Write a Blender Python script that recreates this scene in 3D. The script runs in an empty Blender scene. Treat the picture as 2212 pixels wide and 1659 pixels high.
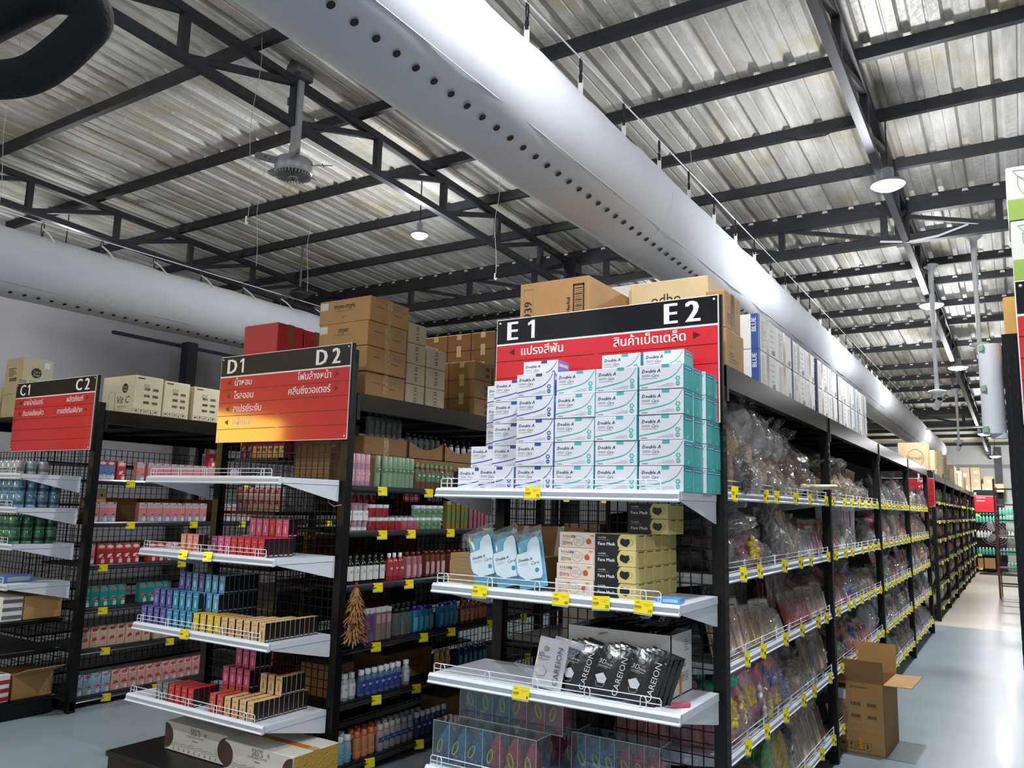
import bpy, math, random
from mathutils import Vector, Matrix
random.seed(7)
SC = bpy.context.scene
COL = SC.collection
PI = math.pi
R = random.random
U = random.uniform
# ------------------------------------------------------------------ camera
cam = bpy.data.cameras.new('camera'); cam.sensor_width = 36.0; cam.lens = 36 * 1723.16 / 2212
cam.clip_start = 0.02; cam.clip_end = 200
camo = bpy.data.objects.new('camera', cam); COL.objects.link(camo)
yaw, pitch, roll = math.radians(32.374), math.radians(8.548), math.radians(1.469)
f = Vector((-math.sin(yaw) * math.cos(pitch), math.cos(yaw) * math.cos(pitch), math.sin(pitch)))
rt0 = Vector((math.cos(yaw), math.sin(yaw), 0)); up0 = rt0.cross(f)
rt = rt0 * math.cos(roll) + up0 * math.sin(roll); up = -rt0 * math.sin(roll) + up0 * math.cos(roll)
camo.matrix_world = Matrix(((rt.x, up.x, -f.x, 0), (rt.y, up.y, -f.y, 0), (rt.z, up.z, -f.z, 1.6), (0, 0, 0, 1)))
SC.camera = camo
# ------------------------------------------------------------------ view and world
SC.view_settings.view_transform = 'Standard'; SC.view_settings.look = 'None'
SC.view_settings.gamma = 1.0; SC.view_settings.use_curve_mapping = False
SC.view_settings.exposure = -0.22
SC.cycles.max_bounces = 8; SC.cycles.transparent_max_bounces = 16
SC.cycles.sample_clamp_indirect = 6.0
wd = bpy.data.worlds.new('world'); SC.world = wd; wd.use_nodes = True
bg = wd.node_tree.nodes['Background']; bg.inputs[0].default_value = (0.86, 0.93, 1.0, 1); bg.inputs[1].default_value = 0.6

# ------------------------------------------------------------------ materials
def lin(h):
    if isinstance(h, str):
        h = h.lstrip('#'); c = [int(h[i:i + 2], 16) / 255 for i in (0, 2, 4)]
    else: c = h
    return tuple((x / 12.92 if x <= .04045 else ((x + .055) / 1.055) ** 2.4) for x in c)
MATS = {}
def pm(name, col, rough=.5, metal=0, var=.06, scale=9.0, bump=0, coat=0, spec=.5, stretch=None, col2=None, alpha=1, bscale=None):
    """principled material with procedural noise variation"""
    if name in MATS: return MATS[name]
    m = bpy.data.materials.new(name); m.use_nodes = True
    nt = m.node_tree; n = nt.nodes; L = nt.links
    b = n['Principled BSDF']
    c = lin(col)
    tc = n.new('ShaderNodeTexCoord'); mp = n.new('ShaderNodeMapping'); L.new(tc.outputs['Object'], mp.inputs[0])
    if stretch: mp.inputs['Scale'].default_value = stretch
    nz = n.new('ShaderNodeTexNoise'); nz.inputs['Scale'].default_value = scale; nz.inputs['Detail'].default_value = 4
    L.new(mp.outputs[0], nz.inputs['Vector'])
    rp = n.new('ShaderNodeValToRGB'); L.new(nz.outputs['Fac'], rp.inputs[0])
    c2 = lin(col2) if col2 else tuple(min(1, x * (1 + var)) for x in c)
    c1 = c if col2 else tuple(x * (1 - var) for x in c)
    rp.color_ramp.elements[0].position = .35; rp.color_ramp.elements[1].position = .65
    rp.color_ramp.elements[0].color = (*c1, 1); rp.color_ramp.elements[1].color = (*c2, 1)
    L.new(rp.outputs[0], b.inputs['Base Color'])
    b.inputs['Roughness'].default_value = rough; b.inputs['Metallic'].default_value = metal
    b.inputs['Coat Weight'].default_value = coat; b.inputs['Coat Roughness'].default_value = .08
    b.inputs['Specular IOR Level'].default_value = spec
    if alpha < 1: b.inputs['Alpha'].default_value = alpha
    if bump:
        bp = n.new('ShaderNodeBump'); bp.inputs['Strength'].default_value = bump; bp.inputs['Distance'].default_value = .01
        n2 = n.new('ShaderNodeTexNoise'); n2.inputs['Scale'].default_value = bscale or scale * 4
        L.new(mp.outputs[0], n2.inputs['Vector']); L.new(n2.outputs['Fac'], bp.inputs['Height']); L.new(bp.outputs[0], b.inputs['Normal'])
    MATS[name] = m; return m
def em(name, col, s):
    if name in MATS: return MATS[name]
    m = bpy.data.materials.new(name); m.use_nodes = True; b = m.node_tree.nodes['Principled BSDF']
    b.inputs['Base Color'].default_value = (*lin(col), 1); b.inputs['Emission Color'].default_value = (*lin(col), 1)
    b.inputs['Emission Strength'].default_value = s; MATS[name] = m; return m
def film(name, tint='ffffff', solid=.16, bump=.9, bscale=28, rough=.12, gloss=.55):
    """thin clear plastic: mostly see-through, crinkled glossy glints"""
    if name in MATS: return MATS[name]
    m = bpy.data.materials.new(name); m.use_nodes = True; nt = m.node_tree; n = nt.nodes; L = nt.links
    n.remove(n['Principled BSDF']); out = n['Material Output']
    tr = n.new('ShaderNodeBsdfTransparent'); tr.inputs[0].default_value = (*lin(tint), 1)
    gl = n.new('ShaderNodeBsdfGlossy'); gl.inputs['Roughness'].default_value = rough
    df = n.new('ShaderNodeBsdfDiffuse'); df.inputs[0].default_value = (*lin(tint), 1)
    tc = n.new('ShaderNodeTexCoord'); nz = n.new('ShaderNodeTexVoronoi'); nz.inputs['Scale'].default_value = bscale
    ns = n.new('ShaderNodeTexNoise'); ns.inputs['Scale'].default_value = bscale * .5; ns.inputs['Detail'].default_value = 3
    L.new(tc.outputs['Object'], ns.inputs['Vector']); L.new(ns.outputs['Color'], nz.inputs['Vector'])
    nz.inputs['Scale'].default_value = 7
    bp = n.new('ShaderNodeBump'); bp.inputs['Strength'].default_value = bump; bp.inputs['Distance'].default_value = .02
    L.new(nz.outputs['Distance'], bp.inputs['Height']); L.new(bp.outputs[0], gl.inputs['Normal'])
    lw = n.new('ShaderNodeLayerWeight'); lw.inputs['Blend'].default_value = .35; L.new(bp.outputs[0], lw.inputs['Normal'])
    m1 = n.new('ShaderNodeMixShader'); m1.inputs[0].default_value = solid; L.new(tr.outputs[0], m1.inputs[1]); L.new(df.outputs[0], m1.inputs[2])
    m2 = n.new('ShaderNodeMixShader'); mt = n.new('ShaderNodeMath'); mt.operation = 'POWER'; mt.inputs[1].default_value = 2.2
    m3 = n.new('ShaderNodeMath'); m3.operation = 'MULTIPLY_ADD'; m3.inputs[1].default_value = gloss; m3.inputs[2].default_value = .07; L.new(lw.outputs['Facing'], mt.inputs[0]); L.new(mt.outputs[0], m3.inputs[0]); L.new(m3.outputs[0], m2.inputs[0]); L.new(m1.outputs[0], m2.inputs[1]); L.new(gl.outputs[0], m2.inputs[2])
    L.new(m2.outputs[0], out.inputs[0]); MATS[name] = m; return m

BLACK = pm('black_powder_coat', '0f1012', .42, var=.15, spec=.32)
DARK = pm('near_black', '070708', .6)
STEELBLK = pm('black_roof_steel', '1d2025', .55, var=.25, scale=5)
BEAM = pm('dusty_black_beam', '3d382f', .26, metal=.75, var=.3, scale=3, stretch=(1, .4, 1))
WHITE = pm('white_enamel', 'dfe6ee', .3, var=.02)
GREYLIP = pm('grey_plastic_rail', 'a8b0ba', .35, var=.03)
WIRE = pm('white_wire', 'e6ecf4', .3, var=.01)
RED = pm('sign_red', 'cc1f2b', .4, var=.03, coat=.9, spec=.3)
SBLK = pm('sign_black', '0b0c10', .4, var=.05, coat=.3, spec=.25)
SWHT = pm('sign_white', 'f3eef0', .35, var=.01)
SDRK = pm('sign_maroon', '5a0a10', .4)
YEL = pm('price_yellow', 'f7e21a', .3, var=.02, coat=.3)
INK = pm('ink_black', '1c1b1c', .6)
GINK = pm('ink_grey', '8a8577', .7)
KR = pm('kraft', 'b08654', .75, var=.07, scale=6, bump=.05)
KR2 = pm('kraft_dark', '8f6a42', .8, var=.08, scale=6, bump=.05)
KR3 = pm('kraft_pale', 'cdb48a', .75, var=.05, scale=6, bump=.05)
TAUPE = pm('taupe_carton', 'b3a88e', .75, var=.04, scale=6)
CREAM = pm('cream_carton', 'cfc5a4', .7, var=.05, scale=6)
WCART = pm('white_carton', 'e4e4e2', .6, var=.03, scale=6)
TAPE = pm('brown_tape', 'a3814f', .18, var=.2, scale=30, coat=.6)
CTAPE = film('clear_tape', 'f4e8d0', .25, 1.0, 40)
OTAPE = pm('orange_tape', 'd98a20', .25, var=.1, coat=.4)

# ------------------------------------------------------------------ mesh builder
class MB:
    def __init__(s): s.v = []; s.f = []; s.m = []; s.s = []; s.mats = []
    def mi(s, mat):
        if mat not in s.mats: s.mats.append(mat)
        return s.mats.index(mat)
    def add(s, V, F, mat, M=None, smooth=False):
        k = len(s.v); i = s.mi(mat)
        for p in V:
            p = Vector(p)
            if M is not None: p = M @ p
            s.v.append(tuple(p))
        for q in F: s.f.append([k + a for a in q]); s.m.append(i); s.s.append(smooth)
        return s
    def box(s, x0, x1, y0, y1, z0, z1, mat, M=None):
        V = [(x0, y0, z0), (x1, y0, z0), (x1, y1, z0), (x0, y1, z0), (x0, y0, z1), (x1, y0, z1), (x1, y1, z1), (x0, y1, z1)]
        return s.add(V, [(3, 2, 1, 0), (4, 5, 6, 7), (0, 1, 5, 4), (1, 2, 6, 5), (2, 3, 7, 6), (3, 0, 4, 7)], mat, M)
    def quad(s, a, b, c, d, mat, M=None): return s.add([a, b, c, d], [(0, 1, 2, 3)], mat, M)
    def bbox(s, x0, x1, y0, y1, z0, z1, mat, b=.004, M=None):
        """box with chamfered edges"""
        X = (x0, x1); Y = (y0, y1); Z = (z0, z1); V = []; ix = {}
        for i in (0, 1):
            for j in (0, 1):
                for k in (0, 1):
                    sx, sy, sz = (1 - 2 * i), (1 - 2 * j), (1 - 2 * k)
                    for a, o in enumerate(((0, b, b), (b, 0, b), (b, b, 0))):
                        ix[(i, j, k, a)] = len(V); V.append((X[i] + sx * o[0], Y[j] + sy * o[1], Z[k] + sz * o[2]))
        F = []
        for a in (0, 1, 2):
            o = [x for x in (0, 1, 2) if x != a]
            for side in (0, 1):
                q = []
                for (p, r) in ((0, 0), (1, 0), (1, 1), (0, 1)):
                    k = [0, 0, 0]; k[a] = side; k[o[0]] = p; k[o[1]] = r; q.append(ix[(*k, a)])
                if (side == 0) != (a == 1): q.reverse()
                F.append(q)
        for a in (0, 1, 2):       # edges along axis a join faces of the two other axes
            o = [x for x in (0, 1, 2) if x != a]
            for p in (0, 1):
                for r in (0, 1):
                    k0 = [0, 0, 0]; k1 = [0, 0, 0]; k0[a] = 0; k1[a] = 1
                    for k in (k0, k1): k[o[0]] = p; k[o[1]] = r
                    F.append([ix[(*k0, o[0])], ix[(*k1, o[0])], ix[(*k1, o[1])], ix[(*k0, o[1])]])
        for i in (0, 1):
            for j in (0, 1):
                for k in (0, 1): F.append([ix[(i, j, k, 0)], ix[(i, j, k, 1)], ix[(i, j, k, 2)]])
        c = Vector(((x0 + x1) / 2, (y0 + y1) / 2, (z0 + z1) / 2)); G = []
        for q in F:
            P = [Vector(V[t]) for t in q]; nn = (P[1] - P[0]).cross(P[2] - P[0])
            if nn.dot(P[0] - c) < 0: q = q[::-1]
            G.append(q)
        return s.add(V, G, mat, M)
    def cyl(s, p0, p1, r0, mat, n=10, r1=None, caps=True, M=None):
        r1 = r0 if r1 is None else r1
        p0 = Vector(p0); p1 = Vector(p1); d = (p1 - p0).normalized()
        a = d.orthogonal().normalized(); b = d.cross(a); V = []
        for p, r in ((p0, r0), (p1, r1)):
            for i in range(n):
                t = 2 * PI * i / n; V.append(p + a * (r * math.cos(t)) + b * (r * math.sin(t)))
        s.add(V, [(i, (i + 1) % n, n + (i + 1) % n, n + i) for i in range(n)], mat, M, True)
        if caps: s.add(V, [tuple(range(n - 1, -1, -1)), tuple(range(n, 2 * n))], mat, M)
        return s
    def tube(s, pts, r, mat, n=6, closed=False, M=None):
        pts = [Vector(p) for p in pts]; N = len(pts); V = []; a = None
        for i, p in enumerate(pts):
            q0 = pts[i - 1] if (i or closed) else p; q1 = pts[(i + 1) % N] if (i < N - 1 or closed) else p
            d = (q1 - q0).normalized()
            if a is None: a = d.orthogonal().normalized()
            a = (a - d * a.dot(d)).normalized(); b = d.cross(a)
            rr = r[i] if isinstance(r, (list, tuple)) else r
            for k in range(n):
                t = 2 * PI * k / n; V.append(p + a * rr * math.cos(t) + b * rr * math.sin(t))
        F = []
        for i in range(N if closed else N - 1):
            j = (i + 1) % N
            for k in range(n): F.append((i * n + k, i * n + (k + 1) % n, j * n + (k + 1) % n, j * n + k))
        s.add(V, F, mat, M, True)
        if not closed: s.add(V, [tuple(range(n - 1, -1, -1)), tuple(range((N - 1) * n, N * n))], mat, M)
        return s
    def lathe(s, prof, mat, n=14, c=(0, 0, 0), M=None, sy=1):
        V = []; F = []
        for r, z in prof:
            for k in range(n):
                t = 2 * PI * k / n; V.append((c[0] + r * math.cos(t), c[1] + r * sy * math.sin(t), c[2] + z))
        m = len(prof)
        for i in range(m - 1):
            for k in range(n): F.append((i * n + k, i * n + (k + 1) % n, (i + 1) * n + (k + 1) % n, (i + 1) * n + k))
        s.add(V, F, mat, M, True)
        if prof[-1][0] > 0: s.add(V, [tuple(range((m - 1) * n, m * n))], mat, M)
        if prof[0][0] > 0: s.add(V, [tuple(range(n - 1, -1, -1))], mat, M)
        return s
    def prism(s, poly, h, mat, M=None):
        """poly (x,y) extruded along z 0..h"""
        n = len(poly)
        A = sum(poly[i][0] * poly[(i + 1) % n][1] - poly[(i + 1) % n][0] * poly[i][1] for i in range(n))
        if A < 0: poly = poly[::-1]
        V = [(x, y, 0) for x, y in poly] + [(x, y, h) for x, y in poly]
        F = [tuple(range(n - 1, -1, -1)), tuple(range(n, 2 * n))] + [(i, (i + 1) % n, n + (i + 1) % n, n + i) for i in range(n)]
        return s.add(V, F, mat, M)
    def disc(s, cx, cy, r, mat, M=None, n=14, z=0):
        return s.add([(cx + r * math.cos(2 * PI * i / n), cy + r * math.sin(2 * PI * i / n), z) for i in range(n)], [tuple(range(n))], mat, M)
    def rect(s, x0, y0, x1, y1, mat, M=None, z=0): return s.add([(x0, y0, z), (x1, y0, z), (x1, y1, z), (x0, y1, z)], [(0, 1, 2, 3)], mat, M)
    def stroke(s, pts, w, mat, M=None, z=0):
        V = []; N = len(pts)
        for i in range(N):
            a = Vector(pts[max(0, i - 1)]); b = Vector(pts[min(N - 1, i + 1)]); d = (b - a).normalized(); p = Vector(pts[i])
            ww = w[i] if isinstance(w, (list, tuple)) else w
            V += [(p.x - d.y * ww / 2, p.y + d.x * ww / 2, z), (p.x + d.y * ww / 2, p.y - d.x * ww / 2, z)]
        return s.add(V, [(2 * i, 2 * i + 1, 2 * i + 3, 2 * i + 2) for i in range(N - 1)], mat, M)
    def text(s, t, h, mat, M, x=0, y=0, align='L', bold=0, sx=1, res=2, shear=0, rot=0, z=0, width=None):
        V, F, x0, x1 = glyphs(t, res)
        if width: sx = width / ((x1 - x0) * h)
        off = {'L': x0, 'C': (x0 + x1) / 2, 'R': x1}[align]
        T = Matrix.Translation((x, y, z)) @ Matrix.Rotation(rot, 4, 'Z')
        for q, k in enumerate([0] if not bold else [-bold / 2, 0, bold / 2]):
            s.add([((vx - off + k + shear * vy) * h * sx, vy * h, .0002 * q) for vx, vy in V], F, mat, M @ T)
        return s
    def mesh(s, name):
        me = bpy.data.meshes.new(name); me.from_pydata(s.v, [], s.f)
        for m in s.mats: me.materials.append(m)
        me.polygons.foreach_set('material_index', s.m); me.polygons.foreach_set('use_smooth', s.s)
        me.update(); return me
    def build(s, name, parent=None, loc=None, rz=None):
        o = bpy.data.objects.new(name, s.mesh(name)); COL.objects.link(o)
        if parent: o.parent = parent
        if loc is not None: o.location = loc
        if rz is not None: o.rotation_euler.z = rz
        return o
_G = {}
def glyphs(t, res=2):
    if (t, res) in _G: return _G[(t, res)]
    c = bpy.data.curves.new('g', 'FONT'); c.body = t; c.size = 1.0; c.resolution_u = res
    o = bpy.data.objects.new('g', c); COL.objects.link(o)
    dg = bpy.context.evaluated_depsgraph_get(); me = bpy.data.meshes.new_from_object(o.evaluated_get(dg))
    V = [(v.co.x, v.co.y) for v in me.vertices]; F = []
    for p in me.polygons:
        q = list(p.vertices)
        if p.normal.z < 0: q.reverse()
        F.append(q)
    bpy.data.objects.remove(o); bpy.data.curves.remove(c); bpy.data.meshes.remove(me)
    xs = [v[0] for v in V] or [0, 1]
    _G[(t, res)] = (V, F, min(xs), max(xs)); return _G[(t, res)]
def fr(o, face='F'):
    """frame on a surface: x right, y up, z out of it.  F faces -Y, R faces +X, B faces +Y, L faces -X"""
    X, Y, Z = {'F': ((1, 0, 0), (0, 0, 1), (0, -1, 0)), 'R': ((0, 1, 0), (0, 0, 1), (1, 0, 0)), 'T': ((1, 0, 0), (0, 1, 0), (0, 0, 1)),
               'B': ((-1, 0, 0), (0, 0, 1), (0, 1, 0)), 'L': ((0, -1, 0), (0, 0, 1), (-1, 0, 0))}[face]
    return Matrix(((X[0], Y[0], Z[0], o[0]), (X[1], Y[1], Z[1], o[1]), (X[2], Y[2], Z[2], o[2]), (0, 0, 0, 1)))
# ------------------------------------------------------------------ things
def tag(o, label=None, cat=None, group=None, kind=None):
    if label: o['label'] = label
    if cat: o['category'] = cat
    if group: o['group'] = group
    if kind: o['kind'] = kind
    return o
def thing(name, label, cat, loc=(0, 0, 0), rz=0, group=None):
    o = bpy.data.objects.new(name, None); o.empty_display_size = .05; COL.objects.link(o); o.location = loc; o.rotation_euler.z = rz
    return tag(o, label, cat, group)
def st(mb, name): return tag(mb.build(name), kind='structure')
KIDS = {}
def dup(root, loc, rz=None, label=None, group=None):
    r = root.copy(); COL.objects.link(r); r.location = loc
    if rz is not None: r.rotation_euler.z = rz
    if label: r['label'] = label
    if group: r['group'] = group
    if root.name not in KIDS:
        KIDS[root.name] = [(ch, list(ch.children)) for ch in root.children]
    for ch, gs in KIDS[root.name]:
        c = ch.copy(); COL.objects.link(c); c.parent = r
        for g in gs:
            d = g.copy(); COL.objects.link(d); d.parent = c
    return r
def single(me, name, label, cat, loc, rz=0, group=None, sc=None):
    """a thing that is one mesh"""
    o = bpy.data.objects.new(name, me); COL.objects.link(o); o.location = loc; o.rotation_euler.z = rz
    if sc: o.scale = sc
    return tag(o, label, cat, group)
ORD = 'first second third fourth fifth sixth seventh eighth ninth tenth eleventh twelfth thirteenth fourteenth fifteenth sixteenth seventeenth eighteenth nineteenth twentieth twenty-first twenty-second twenty-third twenty-fourth twenty-fifth twenty-sixth twenty-seventh twenty-eighth twenty-ninth thirtieth'.split()
def od(i): return ORD[i]
# ================================================================== lights (lamp bodies are built here too)
LAMPW = pm('lamp_housing', '8f959c', .4)
LED = em('led_face', 'eef2ff', 45)
def zroof(y): return 4.94 - .0455 * y          # underside of the purlins
def lamp(x, y, z, r, label, power, group='round ceiling lamps'):
    t = thing('ceiling_lamp', label, 'ceiling lamp', (x, y, z), group=group)
    MB().lathe([(.02, .34 * r + .1), (.35 * r, .34 * r + .09), (.4 * r, .34 * r), (.95 * r, .1 * r), (r, .02), (r, 0)], LAMPW, 24).build('lamp_housing', t)
    MB().lathe([(.93 * r, .004), (.9 * r, -.01), (.6 * r, -.03), (.0001, -.04)], LED, 24).build('diffuser', t)
    zt = zroof(y) - z
    MB().cyl((0, 0, .34 * r + .09), (0, 0, max(zt, .12)), .006, STEELBLK, 6).build('hanging_rod', t)
    ld = bpy.data.lights.new('lamp_light', 'SPOT'); ld.energy = power; ld.spot_size = math.radians(150); ld.spot_blend = .6
    ld.shadow_soft_size = r * .8; ld.color = (.93, .96, 1.0)
    lo = bpy.data.objects.new('lamp_light', ld); COL.objects.link(lo); lo.parent = t; lo.location = (0, 0, -.06)
    pd = bpy.data.lights.new('lamp_spill', 'POINT'); pd.energy = power * .36; pd.shadow_soft_size = .1; pd.color = (.95, .97, 1)
    po = bpy.data.objects.new('lamp_spill', pd); COL.objects.link(po); po.parent = t; po.location = (0, 0, -.16)
PW = 250
lamp(-.70, 6.33, 4.05, .12, 'large round lamp glowing white over the aisle beside row E, nearest one', PW * 1.25)
lamp(-.73, 10.2, 4.0, .13, 'round aisle lamp just above the short camera pole', PW * 1.2)
lamp(-.68, 13.9, 3.85, .14, 'round aisle lamp half way down, level with the white roll', PW * 1.3)
lamp(-.57, 21.1, 3.45, .15, 'round aisle lamp in front of the pale far ceiling', PW * 1.3)
lamp(-.49, 26.0, 3.25, .14, 'farthest round aisle lamp, against the end wall', PW * 1.3)
lamp(-2.3, 25.9, 3.5, .14, 'small round lamp under the far end of the white duct', PW * .8)
lamp(-4.67, 5.66, 4.1, .08, 'small round lamp bulb hanging over row D', PW)
lamp(-.75, 2.2, 4.3, .13, 'round lamp over the front of the aisle, above the camera', PW * 1.1)
lamp(-2.9, -.6, 4.5, .15, 'round lamp in front of the row ends, behind the camera', PW * 1.2)
lamp(-6.6, .6, 4.5, .15, 'round lamp in front of row C', PW * .75)
lamp(2.6, 1.0, 4.5, .15, 'round lamp beside the entrance side of row F', PW)
lamp(-8.9, 4.6, 4.2, .1, 'round lamp by the side wall behind the second duct', PW * .35)
lamp(-4.85, 12.0, 4.0, .12, 'round lamp further back over row D', PW)
lamp(-4.85, 18.0, 3.8, .12, 'round lamp far back over row D', PW)
lamp(3.0, 8.0, 4.4, .15, 'round lamp over the stock behind row F', PW)

# ================================================================== room shell
FLO = pm('floor_grey_blue', '86939a', .32, var=.07, scale=1.6, coat=.06, bump=.01, bscale=6)
FLB = pm('floor_beige', 'c6bcab', .34, var=.06, scale=1.2, coat=.06)
WALLM = pm('wall_paint', '98979a', .8, var=.03, scale=2)
WALLF = pm('wall_paint_far', 'c4c6c2', .8, var=.03, scale=2)
def roofmat():
    m = bpy.data.materials.new('foil_backed_roof_sheet'); m.use_nodes = True; nt = m.node_tree; n = nt.nodes; L = nt.links; b = n['Principled BSDF']
    tc = n.new('ShaderNodeTexCoord'); mp = n.new('ShaderNodeMapping'); mp.inputs['Scale'].default_value = (3.4, .45, 1); L.new(tc.outputs['Object'], mp.inputs[0])
    a = n.new('ShaderNodeTexNoise'); a.inputs['Scale'].default_value = 1.4; a.inputs['Detail'].default_value = 6; a.inputs['Roughness'].default_value = .65; L.new(mp.outputs[0], a.inputs['Vector'])
    r = n.new('ShaderNodeValToRGB'); e = r.color_ramp.elements; e[0].position = .3; e[0].color = (*lin('9d9992'), 1); e[1].position = .72; e[1].color = (*lin('f2f1ee'), 1)
    k = e.new(.5); k.color = (*lin('cbc8c1'), 1); L.new(a.outputs['Fac'], r.inputs[0])
    g = n.new('ShaderNodeTexNoise'); g.inputs['Scale'].default_value = 2.2; L.new(tc.outputs['Object'], g.inputs['Vector'])
    r2 = n.new('ShaderNodeValToRGB'); r2.color_ramp.elements[0].position = .5; r2.color_ramp.elements[1].position = .8
    r2.color_ramp.elements[0].color = (1, 1, 1, 1); r2.color_ramp.elements[1].color = (*lin('e8dcc0'), 1); L.new(g.outputs['Fac'], r2.inputs[0])
    mx = n.new('ShaderNodeMix'); mx.data_type = 'RGBA'; mx.blend_type = 'MULTIPLY'; mx.inputs[0].default_value = 1
    L.new(r.outputs[0], mx.inputs[6]); L.new(r2.outputs[0], mx.inputs[7]); L.new(mx.outputs[2], b.inputs['Base Color'])
    b.inputs['Roughness'].default_value = .5; b.inputs['Metallic'].default_value = .1
    bp = n.new('ShaderNodeBump'); bp.inputs['Strength'].default_value = .35; bp.inputs['Distance'].default_value = .02
    n2 = n.new('ShaderNodeTexNoise'); n2.inputs['Scale'].default_value = 22; L.new(tc.outputs['Object'], n2.inputs['Vector']); L.new(n2.outputs['Fac'], bp.inputs['Height']); L.new(bp.outputs[0], b.inputs['Normal'])
    return m
ROOF = roofmat()
XL, XR, YB, YF = -10.2, 5.5, -4.0, 28.0
st(MB().box(XL, XR, YB, 13.6, -.1, 0, FLO), 'floor')
st(MB().box(XL, XR, 13.6, YF, -.1, 0, FLB), 'floor')
st(MB().box(XL - .15, XL, YB, YF, 0, 5.3, WALLM), 'wall_left')
st(MB().box(XR, XR + .15, YB, YF, 0, 5.4, WALLM), 'wall_right')
st(MB().box(XL, XR, YF, YF + .15, 0, 4.2, WALLF), 'wall_far')
st(MB().box(XL, XR, YF - .06, YF, 3.03, 3.13, pm('grey_ledge', '83867f', .6)), 'trim_1')
st(MB().box(XL, XL + .05, 6.0, 8.6, 3.73, 3.77, STEELBLK), 'trim_2')
for x, y in ((-10.1, 7.14), (-10.1, 1.2), (-10.1, 13.1)):
    st(MB().box(x - .08, x + .08, y - .08, y + .08, 0, 3.8, STEELBLK), 'wall_column')
st(MB().box(-.56, -.38, 27.78, 27.94, 0, 3.6, STEELBLK), 'wall_column')
# corrugated roof, ribs run along Y
prof = []
x = XL - .2
while x < XR + .3:
    for dx, dz in ((0, 0), (.062, 0), (.068, .006), (.078, .006), (.084, 0), (.15, 0), (.168, .034), (.212, .034), (.23, 0)):
        prof.append((x + dx, dz))
    x += .25
def sheet(y0, y1, name, mat, flat=False):
    V = []; P = prof if not flat else [(XL - .2, 0), (XR + .3, 0)]
    for y in (y0, y1):
        for px, dz in P: V.append((px, y, zroof(y) + .092 + dz))
    n = len(P)
    o = MB().add(V, [(i, n + i, n + i + 1, i + 1) for i in range(n - 1)], mat)
    V2 = [(a, b, c + .03) for a, b, c in V]; o.add(V2, [(i, i + 1, n + i + 1, n + i) for i in range(n - 1)], mat)
    return st(o, name)
sheet(YB, 20.97, 'ceiling', ROOF)
sheet(20.97, YF + .1, 'ceiling', pm('pale_roof_lining', 'd6cdb8', .7, var=.04, scale=1.5), True)
PURL = [-2.6, -1.6, -.6, .4, 1.4, 2.42, 3.45, 4.54, 5.56, 6.46, 7.4, 8.28, 9.27, 10.2, 10.94, 12.0, 13.0, 14.4, 15.9, 17.0, 18.2, 19.7, 20.97, 22.1, 23.1, 24.4, 25.7, 27.6]
for y in PURL:
    z = zroof(y)
    m = MB().box(XL, XR, y, y + .05, z, z + .09, STEELBLK)
    st(m, 'roof_purlin_beam')
# white foil tabs where ribs cross the purlins (from the cross truss on)
FOIL = pm('foil_tab', 'c9c6bc', .45, metal=.3)
m = MB()
for y in PURL[11:23]:
    z = zroof(y); x = XL + .0
    while x < XR:
        m.prism([(-.028, 0), (.028, 0), (.02, .024), (-.02, .024)], .012, FOIL, fr((x + .19, y - .002, z + .055), 'F')); x += .25
st(m, 'roof_foil_edge')
# trusses along Y
def ytruss(x0, dx, ys, name='roof_truss_beam'):
    m = MB(); X = lambda y: x0 + dx * (y - 4)
    def bar(a, b, w, h, mat=STEELBLK):
        a = Vector(a); b = Vector(b); d = (b - a); L = d.length; q = d.to_track_quat('Y', 'Z').to_matrix().to_4x4()
        m.box(-w / 2, w / 2, 0, L, -h / 2, h / 2, mat, Matrix.Translation(a) @ q)
    T = lambda y: (X(y), y, zroof(y) - .035); B = lambda y: (X(y), y, zroof(y) - .36)
    bar(T(ys[0]), T(ys[-1]), .06, .06); bar(B(ys[0]), B(ys[-1]), .06, .06)
    for i, y in enumerate(ys):
        bar(B(y), T(y), .055, .055)
        if i < len(ys) - 1: bar(B(y), T(ys[i + 1]), .045, .045)
    st(m, name)
ys0 = [-3.8, -2.85, -1.9, -.95, 0, 1.0, 1.96, 2.92, 3.88, 4.82, 5.76, 6.7, 7.6, 8.3]
ytruss(-8.3, 0, ys0); ytruss(-4.48, 0, ys0)
ys1 = [-3.8, -2.9, -2, -1, 0, .98, 1.96, 2.95, 3.94, 4.93, 5.93, 6.95, 7.6, 8.3, 9.3, 10.3, 11.3, 12.3, 13.3, 14.3, 15.3, 16.3, 17.3, 18.3, 19.3, 20.3, 21, 22, 23, 24, 25, 26, 27, 27.9]
ytruss(-.80, .006, ys1); ytruss(2.9, 0, ys1)
# trusses along X
def xtruss(y, xs):
    m = MB(); z1 = zroof(y) - .03; z0 = z1 - .29
    def bar(a, b, w):
        a = Vector(a); b = Vector(b); q = (b - a).to_track_quat('Y', 'Z').to_matrix().to_4x4()
        m.box(-w / 2, w / 2, 0, (b - a).length, -w / 2, w / 2, STEELBLK, Matrix.Translation(a) @ q)
    m.box(XL, XR, y - .04, y + .04, z1 - .05, z1 + .03, STEELBLK); m.box(XL, XR, y - .04, y + .04, z0 - .05, z0 + .03, STEELBLK)
    for i, x in enumerate(xs):
        bar((x, y, z0), (x, y, z1), .06)
        if i < len(xs) - 1: bar((x, y, z1 - .02), (xs[i + 1], y, z0 + .02), .04)
    st(m, 'roof_truss_beam')
xs = [-9.9, -8.9, -7.93, -6.95, -5.96, -4.97, -3.98, -2.96, -1.95, -.97, 0.0, 1.0, 2.0, 3.0, 4.0, 5.0]
xtruss(8.3, xs); xtruss(20.97, xs)
st(MB().box(-4.5, -4.34, 8.2, 8.36, 0, 4.55, STEELBLK), 'roof_column')
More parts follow.
